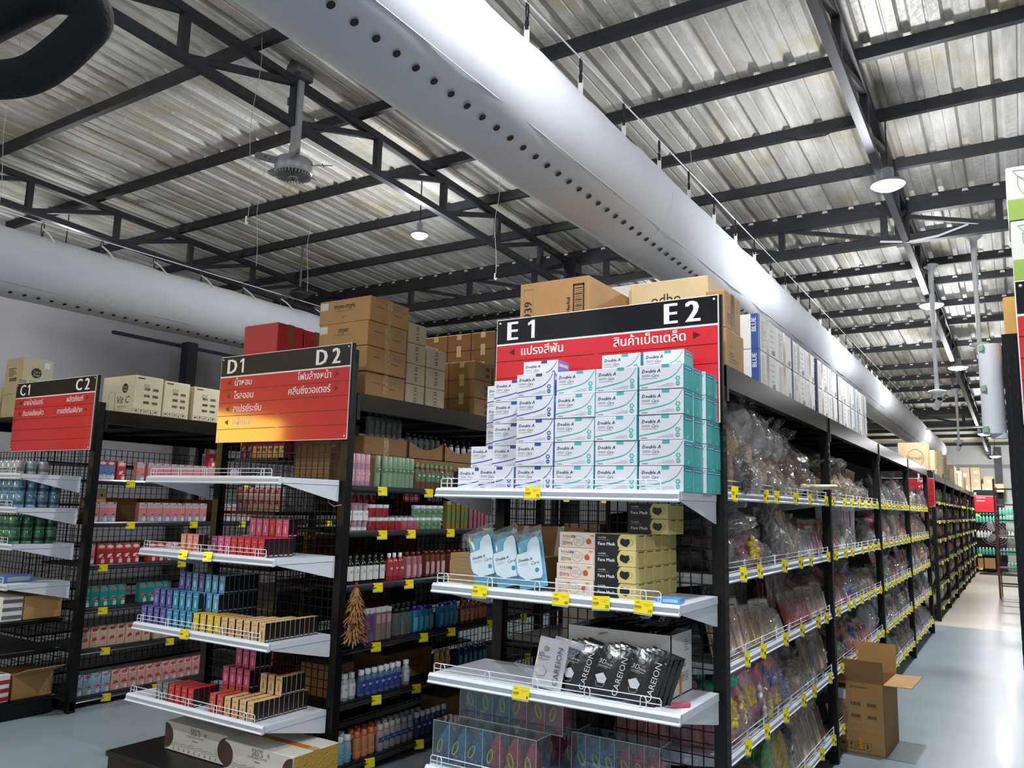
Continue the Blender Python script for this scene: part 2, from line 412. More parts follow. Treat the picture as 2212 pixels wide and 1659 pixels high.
st(MB().box(-.87, -.79, 8.24, 8.36, 4.18, 4.62, STEELBLK), 'roof_column_stub')
# ================================================================== ducts
DUCT = pm('duct_fabric', 'c2c5cb', .8, var=.025, scale=3, bump=.12, bscale=5)
STRAP = pm('strap_white', 'dcdcda', .6); CLIP = pm('black_carabiner', '2b2b2e', .35, metal=.5)
def duct(cx, cz, r, y0, y1, hang, label, hdir):
    t = thing('air_duct', label, 'air duct', (cx, 0, cz), group='white fabric air ducts')
    m = MB(); N = 48; V = []; Y = []; y = y0; k = 0
    while y < y1 + 1e-6:
        Y.append(y); y += .15
    for i, y in enumerate(Y):
        for j in range(N):
            a = 2 * PI * j / N; w = .004 * math.sin(y * 7 + a * 3) * math.sin(y * 1.7) + (.006 * max(0, math.cos(2 * PI * y / hang)) ** 8) * max(0, math.sin(a))
            rr = r + w * 1.2; V.append((rr * math.cos(a), y, rr * math.sin(a)))
    m.add(V, [(i * N + j, (i + 1) * N + j, (i + 1) * N + (j + 1) % N, i * N + (j + 1) % N) for i in range(len(Y) - 1) for j in range(N)], DUCT, smooth=True)
    msl = m
    V = [(0, y1 + .1, 0)] + [(r * .98 * math.cos(2 * PI * j / N), y1 + .02, r * .98 * math.sin(2 * PI * j / N)) for j in range(N)]
    MB().add(V, [(0, 1 + (j + 1) % N, 1 + j) for j in range(N)], DUCT, smooth=True).build('end_cap', t)
    m = MB()                      # stitched seams
    for y in [yy * 3.2 + 1.3 for yy in range(-1, 9)]:
        if y0 < y < y1: m.tube([((r + .002) * math.cos(a), y, (r + .002) * math.sin(a)) for a in [2 * PI * j / 40 for j in range(40)]], .0009, pm('seam', 'c4c7cb', .75), 4, True)
    m.tube([((r + .001) * math.cos(hdir + .35), y, (r + .001) * math.sin(hdir + .35)) for y in (y0, y1)], .002, MATS['seam'], 4)
    m.build('seam', t)
    m = MB(); HB = DARK; y = y0 + .1     # row of air holes
    while y < y1:
        c = Vector((math.cos(hdir), 0, math.sin(hdir))); M = Matrix.Translation((c * (r + .0085)) + Vector((0, y, 0))) @ c.to_track_quat('Z', 'Y').to_matrix().to_4x4()
        m.disc(0, 0, .0165, HB, M, 12); y += .113
    msl.add(m.v, m.f, HB); msl.build('duct_sleeve', t)
    return t
d1 = duct(-2.0, 3.505, .29, -3.9, 26.8, .6, 'large white fabric duct with a row of holes, sagging over row E', math.radians(-62))
d2 = duct(-7.1, 3.505, .29, -3.9, 9.4, .54, 'second white fabric duct, beside the plain side wall', math.radians(-67))
def cable(x, z, y0, y1, step, ztop, label, grp, off=0, sx=0):
    t = thing('hanging_cable', label, 'cable', (x, 0, z))
    MB().tube([(0, y0, 0), (0, y1, 0)], .005, WIRE, 6).build('steel_cable', t)
    y = y0 + off
    while y < y1:
        m = MB(); (m.box(-.014, .014, -.002, .002, ztop - z, -.13, STRAP, Matrix.Translation((0, y, 0)) @ Matrix.Rotation(.5, 4, 'Z')) if not sx else m.tube([(0, y, -.05), (.1, y, -.11), (.2, y + .01, -.2)], .008, STRAP, 5))
        m.build('duct_strap', t)
        m = MB(); m.tube([(0, y + .012 * math.cos(a), -.045 + .055 * math.sin(a)) for a in [2 * PI * i / 10 for i in range(10)]], .005, CLIP, 5, True)
        m.cyl((0, y, -.1), (0, y, -.15), .011, CLIP, 6); m.build('clip', t)
        y += step
cable(-2.0, 4.16, -3.9, 25.4, .6, 3.79, 'taut steel cable holding the large duct by clips and straps', '', .51)
cable(-7.1, 3.93, -3.9, 9.4, .54, 3.78, 'taut steel cable along the top of the second duct', '', .34, 1)
# loose hanging wires
def wire(x, y, z0, label, hook=True, z1=None):
    z1 = zroof(y) + .05 if z1 is None else z1
    t = thing('hanging_wire', label, 'wire', (x, y, 0)); pts = []
    for i in range(13):
        k = i / 12; pts.append((.02 * math.sin(k * 9) * (1 - k), .015 * math.sin(k * 7 + 1), z1 + (z0 - z1) * k))
    MB().tube(pts, .0021, pm('wire_grey', 'a2a3a2', .5), 5).build('wire', t)
    if hook: MB().tube([(0, 0, z0), (0, 0, z0 - .05), (.015, 0, z0 - .065), (.02, 0, z0 - .045)], .006, WIRE, 6).build('hook', t)
wire(-4.36, 3.43, 3.5, 'pale kinked wire with a white hook hanging near the ceiling fan')
wire(-5.8, 4.7, 3.7, 'long thin pale wire hanging over the D sign', False)
wire(-4.07, 6.07, 3.75, 'short knotted wire hanging between truss and duct, above row D')
wire(-6.2, 5.7, 3.75, 'hair-thin wire hanging beside the small round lamp', False)
wire(-2.0, 5.65, 4.18, 'short wire tying the duct cable to a roof beam', False)
wire(-2.0, 10.9, 4.18, 'thin wire tying the duct cable to a far roof beam', False)
wire(-6.0, 2.6, 3.6, 'doubled thin wire at the dark foam loop', False)
# ================================================================== ceiling fan without blades
FAN = pm('fan_grey', '8f9193', .45, metal=.2, var=.04); FAND = pm('fan_dark', '46484a', .5)
t = thing('ceiling_fan', 'grey ceiling fan motor with empty blade stubs hanging from the roof truss', 'ceiling fan', (-4.46, 3.9, 4.02))
MB().box(-.03, .03, -.025, .025, .12, .82, FAN).box(-.055, -.035, -.03, .03, .35, .9, FAND).cyl((0, -.01, .1), (0, -.01, .2), .035, FAN, 10).build('down_rod', t)
m = MB().cyl((0, -.08, .8), (0, .08, .8), .065, FAND, 14).box(-.08, .08, -.06, .06, .72, .76, FAND).box(-.1, .0, -.02, .0, .55, .61, FAND).box(-.03, .0, -.02, .0, .55, .8, FAND); m.build('mounting_bracket', t)
m = MB().lathe([(.03, .1), (.125, .09), (.14, .075), (.14, -.005), (.13, -.02)], FAN, 28)
m.build('motor_housing', t)
m = MB().lathe([(.13, -.02), (.128, -.024), (.04, -.045), (.0001, -.048)], FAND, 28)
for i in range(32):
    a = 2 * PI * i / 32; m.box(.04, .132, -.003, .003, -.045, -.02, FAN, Matrix.Rotation(a, 4, 'Z'))
m.cyl((0, 0, -.045), (0, 0, -.055), .035, FAN, 16)
m.tube([(-.018, 0, -.058), (-.012, .012, -.058), (.012, .012, -.058), (.018, 0, -.058), (.012, -.01, -.058), (-.004, -.01, -.058)], .003, FAND, 5); m.build('vented_face', t)
for i in range(5):
    a = 2 * PI * i / 5 + .55
    m = MB().prism([(.11, -.034), (.22, -.034), (.285, -.03), (.295, 0), (.285, .03), (.22, .034), (.11, .034)], .006, FAN, Matrix.Rotation(a, 4, 'Z') @ Matrix.Translation((0, 0, .05)) @ Matrix.Rotation(.45, 4, 'X'))
    for q in ((.22, .015), (.22, -.015), (.18, 0)): m.cyl((0, 0, -.002), (0, 0, .01), .004, DARK, 6, M=Matrix.Rotation(a, 4, 'Z') @ Matrix.Translation((q[0], q[1], .05)))
    m.build('blade_holder', t)
# second small dark fan far left
t = thing('ceiling_fan', 'small dark ceiling fan hanging at the top of the second duct', 'ceiling fan', (-6.9, 6.25, 3.93))
MB().cyl((0, 0, .06), (0, 0, .6), .012, FAND, 8).build('down_rod', t)
MB().lathe([(.02, .09), (.05, .06), (.11, .03), (.12, 0), (.08, -.03), (.001, -.04)], DARK, 18).build('motor_housing', t)
# ================================================================== cameras on poles
CW = pm('camera_white', 'd9dcdb', .4)
def cctv(x, y, ztop, zbot, label, gun):
    t = thing('security_camera', label, 'security camera', (x, y, zbot))
    h = ztop - zbot
    MB().cyl((0, 0, .02), (0, 0, h * .55), .022, CW, 12).cyl((0, 0, h * .55), (0, 0, h), .028, CW, 12).build('pole', t)
    MB().lathe([(.028, h - .12), (.04, h - .05), (.085, h - .012), (.085, h)], CW, 18).build('ceiling_flange', t)
    MB().lathe([(.03, .045), (.09, .03), (.09, .0), (.045, -.01), (.045, -.05), (.03, -.06)], CW, 18).build('base_flange', t)
    if gun:
        q = Matrix.Translation((0, 0, -.08)) @ Matrix.Rotation(.5, 4, 'Z') @ Matrix.Rotation(-.7, 4, 'X')
        MB().cyl((0, -.05, -.03), (0, .09, -.03), .036, CW, 14, M=q).cyl((0, -.052, -.03), (0, -.05, -.03), .03, DARK, 14, M=q).build('camera_body', t)
cctv(-.25, 9.34, 4.5, 3.32, 'white camera pole with round flanges nearest the big white roll', False)
cctv(-.71, 10.05, 4.44, 2.95, 'white pole holding a small white camera in mid aisle', True)
cctv(-.95, 18.22, 4.12, 3.05, 'white camera pole far down the aisle beside the duct end', True)
# white conduit pipe
t = thing('conduit_pipe', 'long white conduit pipe crossing under the far cross truss', 'pipe', (0, 20.6, 3.56))
MB().tube([(-2.4, 0, -.02), (-.9, 0, 0), (-.6, 0, .02), (-.45, 0, .1), (.6, 0, .16)], .02, CW, 8).build('pipe', t)
t = thing('ceiling_wire_bundle', 'white cable sagging under the first cross truss', 'cable', (-.75, 8.22, 4.2))
MB().tube([(-.25, 0, .02), (.0, 0, -.02), (.25, 0, -.0), (.5, 0, .07)], .012, CW, 6).build('cable', t)
t = thing('ceiling_wire', 'black wire loop drooping from a roof beam in front of the aisle lamp', 'wire', (-1.25, 6.44, 4.63))
MB().tube([(-.22, 0, .03), (-.1, 0, -.02), (.1, 0, -.025), (.3, 0, .05)], .006, DARK, 6).build('wire', t)
# ================================================================== dark foam loop right in front of the lens
FOAM = pm('black_foam', '16181a', .9, var=.2, scale=40, bump=.2)
t = thing('foam_padded_handle', 'out-of-reach black foam padded loop handle hanging close by at the ceiling corner', 'handle', (-1.0, .46, 2.15))
def at1(px, py, d=1.0):
    q = rt * ((px - 1106) / 1723.16) - up * ((py - 829.5) / 1723.16) + f
    return Vector((0, 0, 1.6)) + q * d - Vector((-1.0, .46, 2.15))
pts = [at1(*p) for p in ((-220, 130), (-120, 168), (-40, 172), (30, 170), (80, 155), (130, 120), (175, 78), (200, 45), (190, 12), (150, -12), (90, -10), (0, 30), (-90, 75), (-180, 115))]
def catm(P, R_, k=5):
    o = []; r_ = []; n = len(P)
    for i in range(n):
        a, b, c, d = P[i - 1], P[i], P[(i + 1) % n], P[(i + 2) % n]
        for j in range(k):
            s = j / k; o.append(.5 * ((2 * b) + (c - a) * s + (2 * a - 5 * b + 4 * c - d) * s * s + (3 * b - a - 3 * c + d) * s ** 3)); r_.append(R_[i] + (R_[(i + 1) % n] - R_[i]) * s)
    return o, r_
fp, fr_ = catm(pts, [.024, .024, .024, .0235, .0235, .024, .0235, .024, .025, .025, .024, .023, .022, .022])
MB().tube(fp, fr_, FOAM, 18, True).build('foam_sleeve', t)
MB().tube([at1(-90, 88, 1.03), at1(0, 40, 1.03), at1(90, -5, 1.03), at1(170, -45, 1.03)], .024, pm('grey_strap', '35373a', .8), 8).build('grab_bar', t)
# ================================================================== racks
ROWLEN = {}
def post(m, x, y, h, w=.055, mat=BLACK):
    m.box(x - w / 2, x + w / 2, y - w / 2, y + w / 2, 0, h, mat)
    z = .12
    while z < h - .05:       # punched slots on all faces
        for sx in (-.012, .012):
            m.box(x + sx - .002, x + sx + .002, y - w / 2 - .0006, y + w / 2 + .0006, z, z + .028, DARK)
            m.box(x - w / 2 - .0006, x + w / 2 + .0006, y + sx - .002, y + sx + .002, z, z + .028, DARK)
        z += .05
def meshpanel(m, x0, x1, z0, z1, y, mat=DARK, step=.05, r=.0022):
    n = int(round((x1 - x0) / step)); k = int(round((z1 - z0) / step))
    for i in range(n + 1):
        x = x0 + (x1 - x0) * i / n; m.box(x - r, x + r, y - r, y + r, z0, z1, mat)
    for j in range(k + 1):
        z = z0 + (z1 - z0) * j / k; m.box(x0, x1, y - r * 2.6, y - r * .8, z - r, z + r, mat)
def rack(label, x0, x1, ys, zs_right, zs_left, top=2.242, frontpost=None, spine=True, endmesh=True, solid=False):
    """double-sided gondola rack between x0..x1 with posts at ys"""
    t = thing('gondola_rack', label, 'shelving rack', ((x0 + x1) / 2, ys[0], 0)); ox = (x0 + x1) / 2; oy = ys[0]
    X0 = x0 - ox; X1 = x1 - ox
    for i, y in enumerate(ys):
        for sx in (X0 + .0275, X1 - .0275):
            h = frontpost if (i == 0 and frontpost) else top - .1
            m = MB(); post(m, 0, 0, h); m.build('upright_post', t, (sx, y - oy, 0))
        m = MB(); m.box(X0, X1, -.02, .02, .02, .08, BLACK); m.build('foot_rail', t, (0, y - oy, 0))
    for sx, s in ((X0, -1), (X1, 1)):
        for a, b in zip(ys[:-1], ys[1:]):
            m = MB(); xx = sorted((sx, sx - s * .04)); m.box(xx[0], xx[1], .03, b - a - .0, 0, .104, BEAM); m.box(xx[0] - .003, xx[1] + .003, .03, .06, -.06, .1, BLACK)
            m.build('top_beam', t, (0, a - oy, top - .104))
    m = MB().box(X0 + .042, X1 - .042, .03, ys[-1] - ys[0] - .03, top - .03, top - .002, pm('deck_dark', '1a1a1b', .7)); y = .2
    while y < ys[-1] - ys[0] - .1: m.box(X0 + .042, X1 - .042, y, y + .03, top - .06, top - .031, BLACK); y += .5
    m.build('top_deck', t)
    if spine:
        m = MB()
        for a, b in zip(ys[:-1], ys[1:]):
            M = Matrix(((0, 1, 0, 0), (1, 0, 0, 0), (0, 0, 1, 0), (0, 0, 0, 1)))
            sub = MB(); meshpanel(sub, a - oy + .03, b - oy - .03, .12, top - .25, 0, step=.055)
            m.add([M @ Vector(v) for v in sub.v], sub.f, DARK)
        m.build('back_mesh_panel', t)
    if solid: MB().box(-.012, .012, .06, ys[-1] - ys[0] - .06, .1, top - .06, pm('deck_dark', '1a1a1b', .7)).build('back_panel', t)
    if endmesh:
        m = MB(); meshpanel(m, X0 + .06, X1 - .06, .12, 1.93, 0.0); m.build('end_mesh_panel', t)
    return t
def endshelf(x0, x1, y0, y1, z, label, cat='end shelf', group=None, tags=(), seed=0):
    """white steel end-cap shelf with price rail, wire fence and tapered brackets.  z = board top"""
    t = thing('end_shelf', label, cat, ((x0 + x1) / 2, y1, z), group=group); w = (x1 - x0) / 2; d = y1 - y0
    MB().box(-w, w, -d + .012, -.01, -.014, 0, WHITE).box(-w, -w + .004, -d + .012, -.01, -.03, -.0142, WHITE).box(w - .004, w, -d + .012, -.01, -.03, -.0142, WHITE).build('shelf_board', t)
    m = MB()
    m.prism([(-d + .014, .003), (-d + .006, .003), (-d - .004, -.008), (-d - .004, -.024), (-d - .012, -.034), (-d - .004, -.04), (-d + .014, -.036)], 2 * w, WHITE, Matrix(((0, 0, 1, -w), (1, 0, 0, 0), (0, 1, 0, 0), (0, 0, 0, 1))))
    m.box(-w + .003, w - .003, -d - .0065, -d - .0045, -.0245, -.0085, GREYLIP)
    m.build('price_rail', t)
    for s in (-1, 1):
        MB().prism([(-d + .02, -.012), (-.005, -.012), (-.005, -.125), (-.03, -.122), (-d + .02, -.034)], .004, WHITE, Matrix(((0, 0, 1, s * (w - .006) - .002), (1, 0, 0, 0), (0, 1, 0, 0), (0, 0, 0, 1)))).build('bracket', t)
    m = MB(); yy = -d + .012; r = .0022; h = .046
    m.tube([(-w + .02, yy, .004), (-w + .02, yy, h - .006), (-w + .026, yy, h), (w - .026 - .06, yy, h), (w - .08, yy, h - .006), (w - .08, yy, .004)], r, WIRE, 6)
    m.tube([(-w + .02, yy, .024), (w - .08, yy, .024)], r * .9, WIRE, 5)
    m.tube([(-w + .02, yy, .005), (w - .08, yy, .005)], r * .9, WIRE, 5)
    n = 4
    for i in range(n + 1):
        x = -w + .07 + (2 * w - .22) * i / n
        m.tube([(x - .012, yy - .004, -.005), (x - .012, yy - .004, h - .01), (x - .008, yy - .004, h - .002), (x, yy - .004, h + .002), (x + .008, yy - .004, h - .002), (x + .012, yy - .004, h - .01), (x + .012, yy - .004, -.005)], r, WIRE, 6)
    m.build('wire_fence', t)
    for (x, price) in tags:
        pricetag(t, (x - (x0 + x1) / 2, -d - .014, -.012), price, .078, .05)
    return t
TAGS = {}
def tagmesh(price, w, h, face='F'):
    k = (price, w, h, face)
    if k not in TAGS:
        m = MB(); M = fr((0, 0, 0), face) @ Matrix.Rotation(-.12, 4, 'X')
        m.prism([(-w / 2, -h / 2), (w / 2, -h / 2), (w / 2, h / 2), (-w / 2, h / 2)], .0012, YEL, M)
        m.rect(-w / 2, -h / 2 - .006, w / 2, -h / 2, GREYLIP, M)
        e = .0016
        if w > .06:
            m.text('KRV', h * .16, INK, M, -w * .3, h * .22, 'C', z=e, shear=.3)
            m.rect(-w * .02, h * .2, w * .46, h * .22, GINK, M, e); m.rect(w * .05, h * .08, w * .3, h * .1, GINK, M, e)
            for i in range(12): m.rect(-w * .46 + i * w * .03, -h * .16, -w * .445 + i * w * .03, h * .04, INK, M, e)
            m.rect(-w * .42, -h * .24, -w * .15, -h * .22, GINK, M, e)
            m.text(price, h * .34, INK, M, w * .45, -h * .4, 'R', bold=.04, z=e)
        else:
            m.rect(-w * .4, -h * .15, 0, h * .1, GINK, M, e)
            m.rect(w * .2, -h * .3, w * .42, -h * .08, INK, M, e)
        TAGS[k] = m.mesh('price_tag')
    return TAGS[k]
def pricetag(parent, loc, price='', w=.05, h=.035, face='F'):
    o = bpy.data.objects.new('price_tag', tagmesh(price, w, h, face)); COL.objects.link(o); o.parent = parent; o.location = loc
    o.rotation_euler = (U(-.05, .05), U(-.06, .06), U(-.05, .05)); return o
# --- side shelves (black, front rail towards +X)
RAILB = pm('black_rail_gloss', '25272b', .22, metal=.3)
def sideshelf(x_in, x_out, y0, y1, z, label, white=False, ntag=3, group=None, tagcol=None, name='side_shelf'):
    """z = rail middle; board top = z+.012"""
    t = thing(name, label, 'shelf', (x_out, y0, z), group=group); L = y1 - y0; d = x_out - x_in
    B, Rl = (WHITE, WHITE) if white else (BLACK, RAILB)
    MB().box(-d, -.004, 0, L, -.004, .012, B).build('shelf_board', t)
    m = MB().prism([(-.004, .015), (.004, .015), (.01, .004), (.01, -.012), (.016, -.018), (.008, -.026), (-.004, -.022)], L, Rl, Matrix(((1, 0, 0, 0), (0, 0, 1, 0), (0, 1, 0, 0), (0, 0, 0, 1))))
    m.box(.0095, .0115, .004, L - .004, -.011, .003, GREYLIP if white else pm('rail_insert', '3a3d42', .25)); m.build('price_rail', t)
    if white:
        m = MB(); h = .062; r = .0022
        m.tube([(0, .015, .014), (0, .015, h), (0, L / 2 - .02, h), (0, L / 2 - .02, .014)], r, WIRE, 5); m.tube([(0, L / 2 + .02, .014), (0, L / 2 + .02, h), (0, L - .015, h), (0, L - .015, .014)], r, WIRE, 5)
        m.tube([(0, .015, .04), (0, L - .015, .04)], r * .9, WIRE, 5); m.tube([(0, .015, .022), (0, L - .015, .022)], r * .9, WIRE, 5)
        n = max(2, int(L / .28))
        for i in range(n + 1):
            y = .03 + (L - .06) * i / n
            m.tube([(.003, y - .01, .005), (.003, y - .01, h), (.003, y, h + .005), (.003, y + .01, h), (.003, y + .01, .005)], r, WIRE, 5)
        m.build('wire_fence', t)
        MB().prism([(-d, -.004), (-.02, -.004), (-.02, -.024), (-d, -.1)], .004, WHITE, Matrix(((1, 0, 0, 0), (0, 0, 1, .006), (0, 1, 0, 0), (0, 0, 0, 1)))).build('bracket', t)
        MB().prism([(-d, -.004), (-.02, -.004), (-.02, -.024), (-d, -.1)], .004, WHITE, Matrix(((1, 0, 0, 0), (0, 0, 1, L - .01), (0, 1, 0, 0), (0, 0, 0, 1)))).build('bracket', t)
    for i in range(ntag):
        y = L * (i + .5 + U(-.25, .25)) / ntag
        pt = pricetag(t, (.02, y, -.012 if not white else .008), '', .068 if not white else .036, .05 if not white else .062, 'R'); pt.rotation_euler.z = U(-.45, -.25) if not white else U(-.75, -.4); pt.rotation_euler.x = 0 if not white else U(-.25, -.05)
    return t
LEVEL = ['bottom', 'second', 'third', 'fourth', 'fifth', 'sixth', 'seventh']
XE0, XE1, Y0 = -2.25, -1.075, 3.42
XD0, XD1, YD = -4.53, -3.34, 3.47
XC0, XC1, YC = -7.9, -5.97, 3.47
XF0, XF1, YFR = -.02, 1.18, 3.42
BAY = 2.3
EY = [Y0 + .03 + BAY * i for i in range(5)]
DY = [YD + .03 + BAY * i for i in range(4)]
rackE = rack('black double-sided rack of row E, white shelves on its aisle side', XE0, XE1, EY, None, None, spine=False, solid=True)
MB().box(-.52, .32, 9.2 + .0, 9.21, .1, 2.1, pm('deck_dark', '1a1a1b', .7)).build('end_panel', rackE)
rackD = rack('black double-sided rack of row D with toiletries behind its sign', XD0, XD1, DY, None, None, frontpost=2.5)
rackC = rack('black double-sided rack of row C by the second duct', XC0, XC1, [YC + .03 + BAY * i for i in range(3)], None, None, frontpost=2.3)
rackF = rack('black rack edge of row F closing the aisle beside the white roll', XF0, XF1, [YFR + .03 + BAY * i for i in range(3)], None, None, frontpost=2.27)
JY = [14.1 + 2.15 * i for i in range(7)]
rackJ = rack('long black rack of row J beyond the gap in the aisle', -2.3, -1.1, JY, None, None, endmesh=False, spine=False, solid=True)
# sill under the end mesh: white posts' light edge on E
ZE = [1.662, 1.236, .845, .458]
ZD = [1.712, 1.276, .838, .428]
ZC = [1.726, 1.483, 1.222, .942]
grp = 'white end shelves'
wd_ = ['top', 'second', 'third', 'lowest']
etags = [[(-1.745, '75')], [(-2.0, '20'), (-1.6, '40'), (-1.42, '35'), (-1.24, '19')], [(-1.78, '8')], [(-1.95, '4')]]
for i, z in enumerate(ZE): endshelf(-2.27, -1.10, 2.95, 3.41, z, 'white %s shelf on the end of row E' % wd_[i], tags=etags[i])
dtags = [[], [(-4.12, '119'), (-3.9, '119')], [(-4.05, '99')], []]
for i, z in enumerate(ZD): endshelf(-4.56, -3.37, 3.0, 3.46, z, 'white %s shelf on the end of row D' % wd_[i], tags=dtags[i])
for i, z in enumerate(ZC): endshelf(-7.25, -6.08, 3.0, 3.46, z, 'white %s shelf on the end of row C' % wd_[i], tags=[(-6.6, '89')])
# black base decks
def deck(x0, x1, y0, y1, h, label, z0=0):
    t = thing('base_deck', label, 'display base', ((x0 + x1) / 2, (y0 + y1) / 2, z0)); w = (x1 - x0) / 2; d = (y1 - y0) / 2
    MB().bbox(-w, w, -d, d, h - .03, h, BLACK, .004).build('deck_top', t); MB().box(-w + .01, w - .01, -d + .015, d - .01, 0, h - .03, BLACK).build('kick_panel', t)
deck(-4.56, -3.4, 2.9, 3.44, .13, 'black low base at the foot of row D end holding two cartons')
deck(-2.26, -1.1, 2.95, 3.39, .12, 'black low base under the end shelves of row E')
for i, z in enumerate((.645, .43, .0)):
    deck(-7.4, -6.1, 3.0, 3.44, .035 if z else .13, 'black %s board under the white end shelves of row C' % ['upper', 'middle', 'floor-level'][i], z)
m = MB(); post(m, 0, 0, 1.9); 
# ---- right side shelves
DZ = [.072, .423, .735, 1.087, 1.404, 1.672]; DW = ['bottom', 'second', 'third', 'fourth', 'fifth', 'top']
for b in range(3):
    for i, z in enumerate(DZ):
        sideshelf(-3.93, XD1 - .035, DY[b] + .03, DY[b + 1] - .03, z, 'black %s side shelf of row D, %s bay back' % (DW[i], od(b)), ntag=5 if b == 0 else 3)
CZ = [.06, .409, .716, 1.042, 1.366, 1.694]
for b in range(2):
    for i, z in enumerate(CZ):
        sideshelf(-6.66, XC1 - .10, YC + .06 + BAY * b, YC + BAY * (b + 1), z, 'black %s side shelf of row C, %s bay back' % (DW[i], od(b)), ntag=4)
EZ = [.17, .555, .93, 1.305, 1.665]; EW = ['bottom', 'second', 'third', 'fourth', 'top']
for b in range(4):
    for i, z in enumerate(EZ):
        sideshelf(-1.64, XE1 - .022, EY[b] + .03, EY[b + 1] - .03, z, 'white %s aisle shelf of row E, %s bay back' % (EW[i], od(b)), white=True, ntag=[6, 7, 7, 6][b])
for b in range(6):
    for i, z in enumerate([.17, .5, .85, 1.2, 1.5, 1.8]):
        sideshelf(-1.68, -1.12, JY[b] + .03, JY[b + 1] - .03, z, 'black %s aisle shelf of far row J, %s bay back' % (DW[i], od(b)), ntag=2)
# plain left-hand shelves that show through the mesh
for nm, xi, xo, ys, zs in (('E', -2.24, -1.68, EY[:2], [.17, .555, .93, 1.305, 1.665, 1.95]), ('D', -4.56, -4.0, DY[:2], [.12, .45, .8, 1.15, 1.5, 1.85]), ('C', -7.38, -6.8, [YC + .06, YC + BAY], [.12, .45, .8, 1.15, 1.5, 1.85])):
    for i, z in enumerate(zs):
        t = thing('side_shelf', 'plain black %s board on the hidden side of row %s' % (LEVEL[i], nm), 'shelf', (xi, ys[0] + .03, z))
        MB().box(0, xo - xi, 0, ys[1] - ys[0] - .06, -.01, .006, BLACK).build('shelf_board', t)
# ================================================================== row signs
def sign(x0, x1, y, z0, z1, zl, left, right, rowsL, rowsR, label, sc=1.0, rowh=None, gap=None):
    t = thing('aisle_sign', label, 'sign', (x0, y, z0)); W = x1 - x0; H = z1 - z0; M = fr((0, -.0075, 0), 'F'); zr = zl - z0
    MB().box(0, W, -.006, .0, 0, H, SWHT).build('sign_board', t)
    hp = MB().rect(.004, zr + .006, W - .004, H - .004, SBLK, M)
    m = MB().rect(.004, .004, W - .004, zr - .004, RED, M)
    e = .0006; rh = rowh or zr / 5
    for k in range(1, 5):
        zz = zr - rh * k
        if zz > .03:
            m.rect(.004, zz - .002, W * .48, zz + .002, SDRK, M, e); m.rect(W * .5, zz - .002, W - .004, zz + .002, SDRK, M, e)
    rp = m
    m = hp; hh = (H - zr)
    fs = .138 * sc
    cy = zr + hh * .17
    for s_, xx, al in ((left, W * .06, 'L'), (right, W * .925, 'R')):
        if s_.endswith('1'):
            m.text(s_[0], fs, SWHT, M, xx, cy, al, bold=.09, z=e); k = fs; x1 = xx + fs * .86
            m.add([(x1 + a * k, cy + b * k, e) for a, b in ((.0, .48), (.0, .58), (.16, .68), (.29, .68), (.29, 0), (.15, 0), (.15, .54))], [(6, 5, 4, 3, 2), (6, 2, 1, 0)], SWHT, M)
        else: m.text(s_, fs, SWHT, M, xx, cy, al, bold=.09, z=e)
    m.build('header_panel', t)
    m = rp; th = .062 * sc
    for k, s_ in enumerate(rowsL):
        zz = zr - rh * (k + 1) + rh * .3; xx = W * .13
        m.text(s_, th, SWHT, M, xx, zz, 'L', bold=.035, z=e)
        m.add([(W * .065, zz + .02, e), (W * .095, zz + .002, e), (W * .095, zz + .038, e)], [(0, 1, 2)], SDRK, M)
    for k, s_ in enumerate(rowsR):
        zz = zr - rh * (k + 1) + rh * .3; xx = W * .87
        m.text(s_, th, SWHT, M, xx, zz, 'R', bold=.035, z=e)
        m.add([(W * .93, zz + .02, e), (W * .9, zz + .038, e), (W * .9, zz + .002, e)], [(0, 1, 2)], SDRK, M)
    m.build('red_panel', t)
    for cx, cz in ((.02, H - .02), (W - .02, H - .02), (.02, .02), (W - .02, .02)): MB().lathe([(.006, 0), (.005, .003), (.001, .004)], SWHT, 8, M=M @ Matrix.Translation((cx, cz, 0))).build('screw_cap', t)
    MB().box(W - .0, W + .012, .001, .02, 0, H, BLACK).box(0, W, .001, .012, .0, .03, BLACK).build('back_frame', t)
    return t
sign(-2.252, -1.078, 3.40, 1.972, 2.545, 2.41, 'E 1', 'E 2', ['แปรงสีฟัน'], ['สินค้าเบ็ตเตล็ด'], 'red and black hanging row sign reading E 1 and E 2')
sign(-4.511, -3.325, 3.45, 1.952, 2.53, 2.39, 'D 1', 'D 2', ['น้ำหอม', 'โรลออน', 'สเปรย์ระงับ', 'กลิ่นกาย'], ['โฟมล้างหน้า', 'คลีนซิ่งวอเตอร์'], 'red and black row sign reading D 1 and D 2 with yellow reflection')
sign(-7.125, -5.94, 3.42, 1.925, 2.50, 2.37, 'C 1', 'C 2', ['อายไลน์เนอร์', 'ดินสอเขียนคิ้ว'], ['ผลิตภัณฑ์', 'ทาแต่งริมฝีปาก'], 'red and black row sign reading C 1 and C 2', .95)
sign(.03, 1.2, 3.40, 1.93, 2.46, 2.33, 'F 1', 'F 2', ['ครีม'], ['แป้ง'], 'edge of a red and black row sign beside the fruit-print cartons')
sign(-2.3, -1.1, 14.05, 1.72, 2.29, 2.16, 'J 1', 'J 2', ['กรรไกร'], ['กิ๊ฟ', 'หวี', 'ยางรัดผม'], 'distant red and black row sign reading J 2')
sign(-1.135, -.55, 27.28, 1.73, 2.36, 2.18, 'K', '', ['แชมพูสระผม', 'ครีมนวดผม'], [], 'small bright red row sign on the far end rack', .75)
